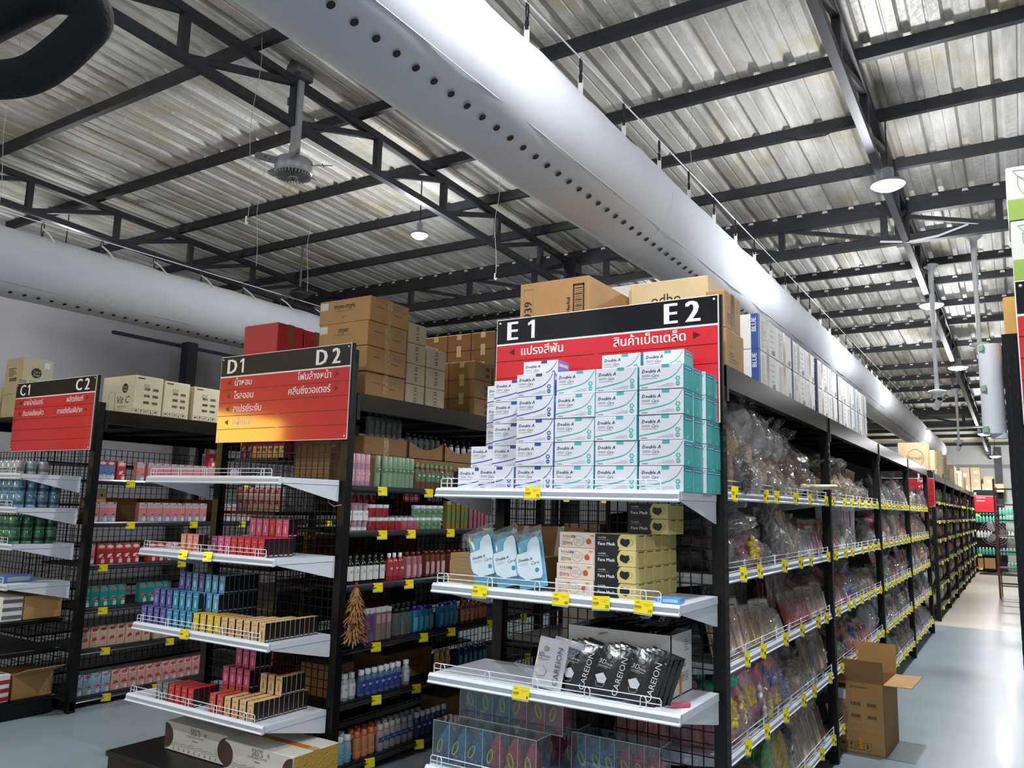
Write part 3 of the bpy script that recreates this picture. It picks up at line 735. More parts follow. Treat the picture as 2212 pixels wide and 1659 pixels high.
# far end rack K
t = thing('wall_rack', 'black end rack full of green shampoo bottles under the K sign', 'shelving rack', (-.95, 27.6, 0))
for xx in (-1.6, -.3, .4): MB().box(xx - .03, xx + .03, -.28, -.22, 0, 2.3, BLACK).build('upright_post', t)
MB().box(-1.6, .4, -.05, .2, 0, 2.2, pm('rack_back', '1a1f20', .5)).build('back_panel', t)
MB().box(-1.6, .4, -.28, .2, 2.2, 2.3, BLACK).build('top_beam', t)
for z in (.1, .5, .98, 1.42, 1.65): MB().box(-1.6, .4, -.26, 0, z - .02, z, BLACK).box(-1.6, .4, -.28, -.26, z - .03, z + .005, RAILB).build('shelf_board', t)
for x, z in ((-.1, 1.62), (.15, .95), (-.1, .48), (-.1, .09)): pricetag(t, (x, -.29, z), '', .1, .06)
# ================================================================== unseen glow panel added on the side wall for the yellow sign reflection
t = thing('added_glow_panel', 'unseen yellow glow panel added on the side wall for the D sign reflection', 'glow panel', (XL + .01, -1.5, 1.95))
MB().box(0, .06, -.6, .9, 0, .9, em('yellow_reflection_glow', 'ffd257', 20.0)).build('lit_face', t)
# ================================================================== cartons
def icons(m, M, x, y, s, n=4, mat=INK):
    """handling marks: frames with umbrella, glass, arrows"""
    e = .0006; w = s * .035
    for i in range(n):
        ox = x + i * s * 1.12
        for a, b, c, d in ((0, 0, s, w), (0, s - w, s, s), (0, 0, w, s), (s - w, 0, s, s)): m.rect(ox + a, y + b, ox + c, y + d, mat, M, e)
        k = i % 4; cx = ox + s / 2
        if k == 0:
            m.add([(cx - s * .3, y + s * .5, e), (cx + s * .3, y + s * .5, e), (cx + s * .15, y + s * .78, e), (cx - s * .15, y + s * .78, e)], [(0, 1, 2, 3)], mat, M); m.rect(cx - w / 2, y + s * .15, cx + w / 2, y + s * .5, mat, M, e)
        elif k == 1:
            m.add([(cx - s * .2, y + s * .8, e), (cx, y + s * .4, e), (cx + s * .2, y + s * .8, e)], [(0, 1, 2)], mat, M); m.rect(cx - w / 2, y + s * .2, cx + w / 2, y + s * .45, mat, M, e); m.rect(cx - s * .15, y + s * .15, cx + s * .15, y + s * .2, mat, M, e)
        elif k == 2:
            for q in (-.15, .15):
                m.rect(cx + s * q - w, y + s * .2, cx + s * q + w, y + s * .6, mat, M, e); m.add([(cx + s * (q - .12), y + s * .6, e), (cx + s * (q + .12), y + s * .6, e), (cx + s * q, y + s * .82, e)], [(0, 1, 2)], mat, M)
        else: m.disc(cx, y + s * .35, s * .15, mat, M, 8, e); m.disc(cx, y + s * .65, s * .12, mat, M, 8, e)
def lines(m, M, x, y, w, h, n, mat=GINK, e=.0006):
    for i in range(n):
        yy = y + h * i / n; m.rect(x, yy, x + w * U(.5, 1), yy + h / n * .3, mat, M, e)
def barcode(m, M, x, y, w, h, mat=INK, e=.0006):
    n = 14
    for i in range(n): m.rect(x + w * i / n, y, x + w * (i + U(.3, .7)) / n, y + h, mat, M, e)
CART = {}
def carton(name, label, x0, x1, y0, y1, z0, z1, mat, front=None, right=None, tape='R', tmat=None, group=None, cat='carton', mark=None, wob=0):
    """closed corrugated carton with flap seams; front/right draw on those faces. local origin = base centre"""
    cx, cy = (x0 + x1) / 2, (y0 + y1) / 2; w, d, h = (x1 - x0) / 2, (y1 - y0) / 2, z1 - z0
    t = thing(name, label, cat, (cx, cy, z0), U(-wob, wob), group)
    m = MB().bbox(-w, w, -d, d, 0, h, mat, .004)
    MF = fr((-w, -d - .0006, 0), 'F'); MR = fr((w + .0006, -d, 0), 'R')
    if front: front(m, MF, 2 * w, h)
    if right: right(m, MR, 2 * d, h)
    m.build('carton_body', t)
    m = MB(); tm = tmat or TAPE
    if 'R' in tape: m.box(w - .0002, w + .0008, -.025, .025, h * .0, h + .001, tm)
    if 'Q' in tape: m.box(w - .0002, w + .0008, -.022, .022, h * .65, h + .001, tm).box(w - .0002, w + .0008, -.022, .022, 0, h * .3, tm)
    if 'F' in tape: m.box(-.022, .022, -d - .0008, -d + .0002, h * .68, h + .001, tm).box(-.022, .022, -d - .0008, -d + .0002, 0, h * .3, tm)
    if 'T' in tape: m.box(-w, w, -.024, .024, h - .0005, h + .0012, tm)
    if 'X' in tape: m.box(-.024, .024, -d - .001, d, h - .0005, h + .0012, tm)
    if m.v: m.build('packing_tape', t)
    return t
TOP = 2.242
# row E top
def f_col(m, M, W, H):
    q = dict(rot=PI / 2, z=.0006)
    m.text('61049939', .065, INK, M, W * .18, H * .32, bold=.03, **q)
    for a, b, c, d in ((.06, .3, .2, .31), (.06, .93, .2, .94), (.06, .3, .067, .94), (.195, .3, .202, .94)): m.rect(W * a, H * b, W * c, H * d, GINK, M, .0006)
    m.text('Content', .045, INK, M, W * .32, H * .08, bold=.02, **q); m.text('80g x 84 tubes', .04, INK, M, W * .42, H * .06, bold=.03, **q)
    m.text('Colgate', .075, INK, M, W * .66, H * .12, bold=.06, shear=.2, **q); m.text('Herbal', .03, INK, M, W * .74, H * .65, bold=.05, **q)
    m.text('TH11', .035, INK, M, W * .9, H * .3, **q)
    for a, b, c, d in ((.78, .42, .8, .93), (.92, .42, .94, .93), (.78, .91, .94, .93), (.78, .42, .94, .44)): m.rect(W * a, H * b, W * c, H * d, INK, M, .0006)
    for i in range(22): m.rect(W * .81, H * (.46 + i * .02), W * .91, H * (.46 + i * .02 + .004 + .006 * (i % 3 == 0)), INK, M, .0006)
    lines(m, M, W * .52, H * .1, W * .02, H * .6, 1)
carton('carton', 'tall kraft carton with sideways black printing and boxed barcode, above the E sign', -2.2, -1.79, 3.53, 4.1, TOP, 2.765, KR, f_col, None, tape='')
carton('carton', 'plain white carton peeping over the tall kraft carton on row E', -2.05, -1.78, 4.2, 4.5, TOP, 2.89, WCART, tape='')
def r_pd(m, M, W, H):
    m.rect(W * .2, H * .6, W * .6, H * .61, INK, M, .0006); m.rect(W * .2, H * .85, W * .6, H * .86, INK, M, .0006); m.text('good', .04, INK, M, W * .3, H * .68, z=.0006)
carton('carton', 'kraft carton with a small framed print, between the two big cartons on row E', -1.78, -1.63, 4.0, 4.35, TOP, 2.80, KR3, r_pd, None, tape='')
def f_odbo(m, M, W, H):
    m.text('odbo', .075, INK, M, W * .47, H * .72, 'C', z=.0006); m.text('COSMETIC PRODUCT', .017, INK, M, W * .47, H * .655, 'C', z=.0006); m.text('all in one makeup', .03, GINK, M, W * .5, H * .5, 'C', z=.0006)
carton('carton', 'pale kraft carton printed with a cosmetics name in lower case letters, over E 2', -1.6, -1.2, 3.62, 4.06, TOP + .04, 2.71, KR3, f_odbo, lambda m, M, W, H: lines(m, M, W * .2, H * .5, W * .3, H * .3, 6), tape='')
carton('cardboard_tray', 'kraft carton lying under the cosmetics carton on row E', -1.6, -1.2, 3.62, 4.06, TOP, TOP + .04, KR, tape='')
def r_kr(m, M, W, H):
    lines(m, M, W * .15, H * .2, W * .5, H * .3, 4); m.rect(W * .15, H * .6, W * .5, H * .61, GINK, M, .0006)
carton('carton', 'small kraft carton with brown tape, upper one at the corner of row E', -1.19, -1.10, 3.555, 3.80, 2.43, 2.61, KR, None, r_kr, tape='R', tmat=pm('dark_tape', '6d5030', .3, coat=.4))
carton('carton', 'small kraft carton, lower one at the corner of row E', -1.19, -1.095, 3.555, 3.83, TOP, 2.43, KR, None, r_kr, tape='')
BLUEP = pm('carton_blue', '2f4f95', .5); NAVYP = pm('carton_navy', '262c42', .5); GREYP = pm('carton_grey', '7d828c', .5); LBLU = pm('carton_lightblue', '7f9bc4', .5)
def strip_carton(label, ya, yb, za, zb, strip, word, back=None):
    def fr_(m, M, W, H):
        m.rect(W * .88, 0, W, H, strip, M, .0006)
        if word: m.text(word, .034, WHITE, M, W * .965, H * .5, 'L', rot=PI / 2, z=.001, bold=.05)
        m.rect(W * .1, H * .15, W * .5, H * .155, INK, M, .0006); m.rect(W * .1, H * .35, W * .5, H * .355, INK, M, .0006)
    def ri(m, M, W, H):
        m.rect(0, 0, W * .07, H, strip, M, .0006)
        for i in range(13): m.rect(W * .14, H * (.1 + i * .062), W * (.14 + U(.12, .26)), H * (.1 + i * .062 + .012), GINK, M, .0006)
        for i in range(5): m.rect(W * .66, H * (.12 + i * .16), W * .86, H * (.12 + i * .16 + .012), GINK, M, .0006)
        m.rect(W * .78, H * .08, W * .92, H * .22, pm('print_grey', '9a9aa0', .6), M, .0006)
    carton('carton', label, -1.42, -1.10, ya, yb, za, zb, WCART, fr_, ri, tape='R', tmat=pm('pinkish_tape', 'bfa79a', .3, coat=.4), group=None)
WS = [(4.12, 4.48, BLUEP, 'BLUE'), (4.49, 4.84, None, ''), (4.85, 5.2, NAVYP, ''), (5.21, 5.47, None, ''), (5.55, 5.9, NAVYP, 'WHITE'), (5.91, 6.25, None, ''), (6.27, 6.62, NAVYP, ''), (6.63, 6.98, None, ''), (7.0, 7.3, LBLU, 'WHITE'), (7.31, 7.62, None, '')]
for i, (a, b, c, wd) in enumerate(WS):
    for k in (0, 1):
        if c is None:
            carton('carton', 'white printed carton, row E top, %s along, %s layer' % (od(i), ['lower', 'upper'][k]), -1.42, -1.10, a, b, TOP + .19 * k, TOP + .19 * (k + 1) - .002, WCART, None,
                   lambda m, M, W, H: [m.rect(W * .14, H * (.1 + j * .062), W * (.14 + U(.12, .26)), H * (.112 + j * .062), GINK, M, .0006) for j in range(13)] + [m.rect(W * .78, H * .08, W * .92, H * .22, pm('print_grey', '9a9aa0', .6), M, .0006)],
                   tape='R', tmat=MATS['pinkish_tape'])
        else: strip_carton('white carton with dark upright stripe, row E top, %s along, %s layer' % (od(i), ['lower', 'upper'][k]), a, b, TOP + .19 * k, TOP + .19 * (k + 1) - .002, c, wd)
# row D top
def f_myu(k):
    def g(m, M, W, H):
        m.rect(W * .02, H * .62, W * .18, H * .92, pm('label_pale', 'c9c6c2', .6), M, .0006)
        m.text('myu-myu' if k == 3 else 'myu', .05, INK, M, W * .5, H * .62, 'C', z=.0006, bold=.02, shear=.05 if k == 3 else .3); m.text('CLEANSING WATER', .018, GINK, M, W * .5, H * .48, 'C', z=.0006)
        if k == 3: m.text('สูตร', .03, GINK, M, W * .5, H * .2, 'C', z=.0006, shear=.3)
    return g
for k in range(4):
    dy = [.0, .01, .012, .0][k]
    carton('carton', 'long brown carton of the tall pile beside the D sign, %s from the bottom' % od(k), -3.86 + (.02 if k == 2 else 0), -3.41 - (.012 if k == 0 else 0), 3.68 - dy, 4.06 - dy, TOP + .163 * k, TOP + .163 * (k + 1) - .003, [KR, KR, KR, KR][k], f_myu(k),
           lambda m, M, W, H: (lines(m, M, W * .15, H * .6, W * .25, H * .06, 1, INK), lines(m, M, W * .6, H * .45, W * .25, H * .06, 1, INK), m.text('MP 2', .04, GINK, M, W * .68, H * .62, z=.0006)), tape='R', tmat=pm('shiny_tape', 'b58f58', .12, var=.3, scale=40, bump=.6, coat=.8))
def r_tp(m, M, W, H):
    for a, b, c, d in ((.4, .12, .6, .13), (.4, .87, .6, .88), (.4, .12, .41, .88), (.59, .12, .6, .88)): m.rect(W * a, H * b, W * c, H * d, GINK, M, .0006)
    for q in (.2, .32, .5, .68, .8): m.rect(W * .45, H * q, W * .55, H * (q + .05), INK, M, .0006)
for c, (a, b, n) in enumerate(((4.075, 4.27, 4), (4.285, 4.5, 3))):
    for k in range(n):
        carton('carton', 'taupe carton of the %s narrow pile on row D, %s from the bottom' % (['nearer', 'farther'][c], od(k)), -3.78, -3.42, a, b, TOP + .14 * k, TOP + .14 * (k + 1) - .002, TAUPE, None, r_tp, tape='')
carton('carton', 'pale carton behind the taupe piles on row D', -4.0, -3.7, 4.55, 4.75, TOP, 2.76, KR3, tape='')
def r_bar(m, M, W, H): barcode(m, M, W * .62, H * .2, W * .25, H * .2); barcode(m, M, W * .62, H * .55, W * .25, H * .2); lines(m, M, W * .1, H * .2, W * .4, H * .6, 6)
PT = pm('pale_tape', 'cfae74', .3, coat=.4)
# brown taped cartons: front pile of two columns (3 high) and taller pile behind
for c in range(2):
    for k in range(3):
        x1 = -3.42 - .25 * (1 - c); carton('carton', 'brown taped carton, front pile on D, %s column, %s from the bottom' % (['inner', 'outer'][c], od(k)), x1 - .245, x1, 4.87, 5.1, TOP + .142 * k, TOP + .142 * (k + 1) - .002, KR2, None, r_bar if c else None, tape='F', tmat=PT)
for c in range(3):
    for k in range(5):
        if c < 1 and k < 3: continue
        x1 = -3.42 - .235 * (2 - c); carton('carton', 'brown taped carton, taller back pile on D, %s column, %s from the bottom' % (['inner', 'middle', 'outer'][c], od(k)), x1 - .23, x1, 5.13 + (0 if c else -.0), 5.36, TOP + .142 * k, TOP + .142 * (k + 1) - .002, KR2, None, r_bar, tape='F', tmat=PT)
for k in range(3, 5):
    carton('carton', 'brown carton standing at the inner end of the back pile on D, %s layer' % ['lower', 'upper'][k - 3], -4.3, -4.13 + .0, 5.1, 5.36, TOP + .142 * (k - 3), TOP + .142 * (k - 2) - .002, KR2, None, r_bar, tape='F', tmat=PT)
# red cartons behind the D sign
REDC = pm('red_carton', 'b3222e', .55, var=.08)
def f_irls(m, M, W, H): m.text('IRLS', .07, pm('pale_print', 'e8cfcf', .5), M, W * .12, H * .25, 'L', z=.0006, bold=.01)
carton('carton', 'red carton with white capital letters behind the D sign', -4.50, -4.16, 3.6, 3.83, TOP, 2.775, REDC, f_irls, None, tape='R', tmat=pm('brown_tape_red', '7a4a2a', .3, coat=.4))
carton('carton', 'red carton directly behind the lettered red carton', -4.50, -4.16, 3.84, 4.07, TOP, 2.77, REDC, None, None, tape='R', tmat=MATS['brown_tape_red'])
carton('carton', 'smaller red carton next to the long brown pile', -4.5, -4.1, 4.08, 4.3, TOP, 2.72, REDC, None, None, tape='R', tmat=MATS['brown_tape_red'])
# row C top
LOGO = pm('logo_black', '22231f', .6)
def logo(m, M, cx, cy, r): m.disc(cx, cy, r, LOGO, M, 20, .0006); m.text('Care', r * .7, CREAM, M, cx, cy, 'C', z=.0009, shear=.3); m.text('Soap', r * .7, CREAM, M, cx, cy - r * .6, 'C', z=.0009, shear=.3)
def r_oil(m, M, W, H): logo(m, M, W * .45, H * .6, .045); m.text('OIL CONTROL', .045, INK, M, W * .5, H * .28, 'C', z=.0006); m.rect(W * .7, H * .75, W * .88, H * .92, WHITE, M, .0006)
def f_lab(m, M, W, H): lines(m, M, W * .2, H * .5, W * .6, H * .25, 5, INK); barcode(m, M, W * .3, H * .35, W * .4, H * .1)
carton('carton', 'cream carton printed OIL CONTROL on top of row C', -7.66, -7.36, 3.56, 3.82, TOP + .21, 2.775, CREAM, f_lab, r_oil, tape='')
def f_vit(m, M, W, H):
    logo(m, M, W * .72, H * .68, .04); m.text('Vit C', .085, INK, M, W * .66, H * .3, 'C', z=.0006, shear=.3); m.text('WATER MIST', .02, GINK, M, W * .66, H * .2, 'C', z=.0006)
    m.stroke([(W * .22, H * .1), (W * .22, H * .5), (W * .26, H * .6), (W * .38, H * .6), (W * .42, H * .5), (W * .42, H * .1)], .003, GINK, M, .0006)
def r_vit(m, M, W, H):
    icons(m, M, W * .05, H * .04, W * .15, 5)
    for j in range(3):
        for i in range(2): barcode(m, M, W * (.35 + i * .3), H * (.3 + j * .17), W * .2, H * .07)
    m.text('350', .04, GINK, M, W * .3, H * .72, z=.0008, shear=.3); m.rect(W * .1, H * .92, W * .35, H * .95, INK, M, .0006)
for i, (a, b) in enumerate(((3.81, 4.07), (4.08, 4.33), (4.37, 4.64))):
    carton('carton', 'cream carton with printed handling marks on row C, %s from its sign' % od(i), -6.52, -6.07, a, b, TOP, 2.57 - .01 * i, CREAM, f_vit, r_vit, tape='')
carton('carton', 'cream carton carrying the OIL CONTROL one', -7.66, -7.36, 3.56, 3.84, TOP, TOP + .208, CREAM, None, None, tape='')
for k in range(2):
    carton('carton', 'cream carton with umbrella marks at the frame edge, %s of two' % ['lower', 'upper'][k], -8.1, -7.7, 3.56, 3.9, TOP - .0 + .14 * k, TOP + .14 * (k + 1) - .002, CREAM, lambda m, M, W, H: icons(m, M, W * .6, H * .2, H * .45, 2), None, tape='')
# row F top
GRN = pm('leaf_green', '8fae4a', .6); LEAF = pm('leaf_line', '7f9a80', .7); PALEC = pm('pale_print_carton', 'd6d9d2', .6, var=.02)
def f_fruit(m, M, W, H):
    m.rect(0, 0, W, H * .38, GRN, M, .0006)
    m.stroke([(W * .5 + .09 * math.cos(a), H * .35 + .08 * math.sin(a)) for a in [i * .35 for i in range(19)]], .003, LEAF, M, .0012)
    m.disc(W * .5, H * .35, .088, PALEC, M, 24, .0009)
    for (x, y, a, s) in ((.06, .92, -.5, .09), (.1, .8, -1.2, .1), (.3, .9, -.2, .12), (.25, .72, -1.0, .08), (.5, .62, 1.2, .06), (.55, .6, .5, .07)):
        P = [(W * x + s * k * math.cos(a) - .016 * math.sin(PI * k) * math.sin(a) * sg, H * y + s * k * math.sin(a) + .016 * math.sin(PI * k) * math.cos(a) * sg) for sg in (1, -1) for k in ([i / 8 for i in range(9)] if sg == 1 else [1 - i / 8 for i in range(9)])]
        m.stroke(P, .0022, LEAF, M, .0012)
carton('carton', 'upper pale carton with green leaf and fruit print beside the ceiling truss', .03, .42, 4.30 - .7, 4.6 - .7, 2.76, 3.0 - .02, PALEC, f_fruit, None, tape='')
carton('carton', 'lower pale carton with green leaf and fruit print on row F', .035, .42, 3.6, 3.9, 2.50, 2.755, PALEC, f_fruit, None, tape='')
carton('carton', 'plain kraft carton under the fruit-print cartons on row F', .04, .42, 3.6, 3.92, TOP, 2.5, KR, tape='')
carton('carton', 'golden kraft carton standing on the rack edge behind the white roll', -.01, .3, 3.95, 4.3, TOP, 2.535, pm('kraft_gold', 'cf9f55', .7, var=.05), tape='')
# far cartons on J and K
carton('carton', 'large beige carton with a round emblem on top of row J', -1.62, -1.2, 14.3, 14.75, 2.245, 2.74, KR3, lambda m, M, W, H: (m.stroke([(W * .6 + .12 * math.cos(a), H * .5 + .14 * math.sin(a)) for a in [i * .3 for i in range(22)]], .008, GINK, M, .001), m.text('Sweet', .09, GINK, M, W * .6, H * .45, 'C', z=.001)), None, tape='')
carton('carton', 'beige carton with a green strip on row J top', -1.5, -1.14, 14.9, 15.5, 2.245, 2.66, KR3, None, lambda m, M, W, H: (m.rect(W * .2, H * .3, W * .5, H * .9, pm('strip_green', 'b6cf7a', .6), M, .001), m.rect(W * .2, H * .05, W * .5, H * .28, WHITE, M, .001)), tape='')
t = thing('open_carton', 'open kraft carton packed with upright grey sheets on row J top', 'carton', (-1.35, 17.2, 2.245))
MB().box(-.2, .2, -.6, -.57, 0, .52, KR3).box(-.2, .2, .57, .6, 0, .52, KR3).box(-.2, -.18, -.6, .6, 0, .52, KR).box(-.2, .2, -.6, .6, 0, .02, KR).box(.19, .2, -.6, .6, 0, .1, KR3).build('carton_body', t)
for i in range(9): MB().box(-.1, .17, -.5 + .12 * i, -.47 + .12 * i, .02, .42 + .04 * (i % 3), pm('grey_sheet', 'a8a59c', .5)).build('grey_sheet', t)
for i in range(5): carton('carton', 'pale far carton on row J top, %s from the open carton' % od(i), -1.5, -1.14, 18.2 + 1.2 * i, 19.1 + 1.2 * i, 2.245, 2.55 + .1 * (i % 2), KR3, tape='')
for i, (a, b, c, d) in enumerate(((-1.45, -1.2, 2.3, 2.68), (-1.45, -1.2, 2.68, 3.02), (-1.18, -.93, 2.3, 2.55), (-1.18, -.93, 2.55, 2.8), (-1.18, -.93, 2.8, 3.02), (-.9, -.62, 2.3, 2.54), (-.86, -.6, 2.54, 2.76), (-.6, -.35, 2.3, 2.54))):
    carton('carton', 'pale carton on the end rack above the K sign, %s in the heap' % od(i), a, b, 27.45, 27.7, c, d, KR3, lambda m, M, W, H: m.rect(W * .35, H * .2, W * .7, H * .5, WHITE, M, .001), None, tape='')
# cartons on D base
def f_sis(m, M, W, H):
    m.text("SIS'S", .05, GINK, M, W * .5, H * .72, 'C', z=.0008, bold=.02); m.text('CLEANSING WATER', .017, GINK, M, W * .5, H * .62, 'C', z=.0008); m.rect(W * .46, H * .5, W * .54, H * .54, GINK, M, .0008)
    m.text('®', .03, GINK, M, W * .66, H * .75, 'C', z=.0008)
    pts = [(W * (.12 + .76 * i / 26), H * (.26 + .1 * abs(math.sin(i * .7)) * (1 - abs(i - 13) / 20))) for i in range(27)]
    m.stroke(pts, .002, GINK, M, .0008); m.stroke([(a, b - H * .07) for a, b in pts], .0018, GINK, M, .0008)
    for i in range(9):
        x = W * (.16 + .085 * i); m.add([(x - .006, H * .08, .0008), (x + .006, H * .08, .0008), (x, H * .2, .0008)], [(0, 1, 2)], GINK, M)
    for s in (-1, 1):
        cx = 0 if s < 0 else W; V = [(cx, 0, .0009)]
        m.add([(cx, H * .0, .0009)] + [(cx - s * W * .14 * math.sin(a), H * .5 - H * .45 * math.cos(a), .0009) for a in [PI * i / 12 for i in range(13)]] + [(cx, H, .0009)], [tuple(range(15)) if s < 0 else tuple(range(14, -1, -1))], pm('print_brown', '4a3a30', .6), M)
wc = pm('sis_carton', 'd8d4cc', .6, var=.03)
carton('carton', 'white cleansing water carton with line drawing, inner one on the D base', -4.33, -3.78, 3.12, 3.42, .132, .288, wc, f_sis, None, tape='T', tmat=OTAPE)
t_ = carton('carton', 'white cleansing water carton with golden tape, outer one on the D base', -3.765, -3.23, 3.09, 3.42, .132, .285, wc, None, None, tape='T', tmat=OTAPE)
m = MB(); f_sis(m, fr((-.2675, -.1657, 0), 'F'), .535, .153); m.box(.268, .269, -.16, .16, .0, .15, pm('yellow_wrap', 'c9a545', .15, bump=.8, coat=.8, scale=20)); m.build('printed_side', t_)
# open carton on the aisle floor
t = thing('open_carton', 'open kraft carton standing on the aisle floor beside row E', 'carton', (-.985, 6.32, 0), -.04)
m = MB(); w, d, h = .155, .25, .46
m.box(-w, w, -d, -d + .005, 0, h, KR).box(-w, w, d - .005, d, 0, h, KR).box(-w, -w + .005, -d, d, 0, h, KR).box(w - .005, w, -d, d, 0, h, KR).box(-w, w, -d, d, 0, .005, KR)
M = fr((-w, -d - .0006, 0), 'F'); W, H = .31, .46
m.rect(W * .04, H * .9, W * .22, H * .96, INK, M, .0006).rect(W * .05, H * .74, W * .22, H * .88, WHITE, M, .0006)
m.text('HAIR TREATMENT', .014, INK, M, W * .3, H * .92, z=.0006)
for i in range(2):
    for j in range(2): barcode(m, M, W * (.32 + .33 * i), H * (.5 + .17 * j), W * .2, H * .05); m.rect(W * (.3 + .33 * i), H * (.48 + .17 * j), W * (.58 + .33 * i), H * (.482 + .17 * j), GINK, M, .0006)
icons(m, M, W * .06, H * .06, W * .15, 4); m.rect(W * .27, H * .44, W * .28, H * .96, GINK, M, .0006); m.rect(W * .04, H * .3, W * .94, H * .303, GINK, M, .0006); m.rect(W * .04, H * .4, W * .94, H * .403, GINK, M, .0006)
m.build('carton_body', t)
for nm, M_ in (('flap', Matrix.Translation((0, -d, h)) @ Matrix.Rotation(.12, 4, 'X')),): MB().box(-w, w, 0, .004, 0, .15, KR2, M_).build(nm, t)
MB().box(-w, w, -.004, 0, 0, .2, KR, Matrix.Translation((0, d, h)) @ Matrix.Rotation(-.1, 4, 'X')).build('flap', t)
MB().box(0, .17, -d + .01, d - .01, -.004, 0, KR, Matrix.Translation((w, 0, h)) @ Matrix.Rotation(-.02, 4, 'Y')).build('flap', t)
MB().box(0, .004, -d + .01, d - .01, 0, .12, KR, Matrix.Translation((-w, 0, h))).build('flap', t)
MB().prism([(-.012, 0), (.014, 0), (.012, .07), (0, .085), (-.01, .07)], .001, OTAPE, fr((0, -d - .001, .03), 'F')).build('packing_tape', t)
# cartons under C end shelves
def stripes(m, M, W, H):
    for i in range(3): m.rect(0, H * (.1 + .33 * i), W, H * (.25 + .33 * i), pm('stripe_dark', '6c6a70', .6), M, .0006)
carton('carton', 'kraft carton on the upper black board of row C end', -6.6, -6.12, 3.16, 3.43, .682, .85, KR, None, None, tape='')
carton('carton', 'grey striped carton at the frame edge on row C end', -6.9, -6.12, 3.01, 3.15, .682, .85, WCART, None, stripes, tape='')
t = thing('open_carton', 'open kraft carton on the floor board of row C end', 'carton', (-6.3, 3.29, .13))
MB().box(-.18, .16, -.14, .14, 0, .17, KR).build('carton_body', t); MB().box(0, .16, -.14, .14, -.004, 0, KR, Matrix.Translation((.16, 0, .17)) @ Matrix.Rotation(-.35, 4, 'Y')).box(-.17, .15, 0, .1, 0, .004, KR, Matrix.Translation((0, -.14, .17)) @ Matrix.Rotation(2.8, 4, 'X')).build('flap', t)
carton('carton', 'red and white striped carton at the very edge of row C base', -6.7, -6.12, 3.01, 3.12, .13, .32, WCART, None, lambda m, M, W, H: [m.rect(0, H * (.05 + .3 * i), W, H * (.2 + .3 * i), REDC, M, .0006) for i in range(3)], tape='')
# ================================================================== white roll on the post of row F
t = thing('paper_roll', 'big white wrapped roll hanging upright on the rack edge', 'roll', (-.07, 3.95, 1.945))
MB().cyl((0, 0, 0), (0, 0, .385), .045, pm('white_sheet_roll', 'e3e5ea', .45, var=.02, bump=.05), 20).cyl((.02, .0, -.02), (.02, 0, 0), .035, WHITE, 16).build('rolled_sheet', t)
m = MB()
for z in (.005, .18, .355): m.box(-.05, -.044, -.03, .0, z, z + .025, pm('green_mark', '9cc3a4', .6), Matrix.Rotation(.6, 4, 'Z'))
m.build('print_mark', t)
MB().box(.03, .075, -.005, .005, .3, .32, BLACK).box(.03, .075, -.005, .005, .06, .08, BLACK).build('holder', t)
# ================================================================== ladder and standing fan in the far aisle
LAD = pm('ladder_brown', '6a3a34', .5); LADW = pm('ladder_metal', '9a8b88', .4)
t = thing('step_ladder', 'brown metal step ladder standing in the far aisle', 'ladder', (-.2, 19.0, 0))
MB().box(-.24, -.2, -.03, .03, 0, 2.35, LAD, Matrix.Rotation(-.0, 4, 'Y')).build('side_rail', t); MB().box(.42, .46, -.03, .03, 0, 2.35, LAD).build('side_rail', t)
for i in range(7): MB().box(-.2, .42, -.04, .03, .27 + .31 * i, .3 + .31 * i, LADW if i % 2 else LAD).build('step', t)
MB().box(-.2, .44, .3, .32, .2, .23, LADW).box(-.2, -.18, .3, .33, 0, 2.2, LAD, Matrix.Rotation(.0, 4, 'X')).build('rear_brace', t)
t = thing('standing_fan', 'large standing fan in front of the end rack', 'fan', (-.62, 26.5, 0))
MB().lathe([(.45, 0), (.4, .03), (.05, .06), (.03, .08), (.025, .9)], DARK, 20).build('base', t)
q = Matrix.Translation((0, -.1, 1.15)) @ Matrix.Rotation(PI / 2, 4, 'X'); m = MB()
for r in (.36, .3, .24, .18, .1): m.tube([(r * math.cos(a), r * math.sin(a), .06 - r * .1) for a in [2 * PI * i / 28 for i in range(28)]], .005, LADW, 5, True, M=q)
for i in range(24):
    a = 2 * PI * i / 24; m.tube([(.08 * math.cos(a), .08 * math.sin(a), .06), (.36 * math.cos(a), .36 * math.sin(a), .02)], .003, LADW, 4, M=q)
m.build('guard_grille', t)
for i in range(3):
    MB().prism([(.04, -.05), (.3, -.1), (.33, .02), (.2, .1), (.04, .04)], .008, pm('fan_blade', '8d8f92', .4), q @ Matrix.Rotation(i * 2.1, 4, 'Z') @ Matrix.Rotation(.3, 4, 'X')).build('blade', t)
MB().cyl((0, .0, 1.15), (0, .12, 1.15), .08, DARK, 14).build('motor', t)
t = thing('floor_mat', 'dark round floor mat before the end rack', 'mat', (-.5, 26.6, 0)); MB().box(-.55, .75, -.5, .3, .001, .012, pm('mat', '2b2e30', .9)).build('mat_sheet', t)
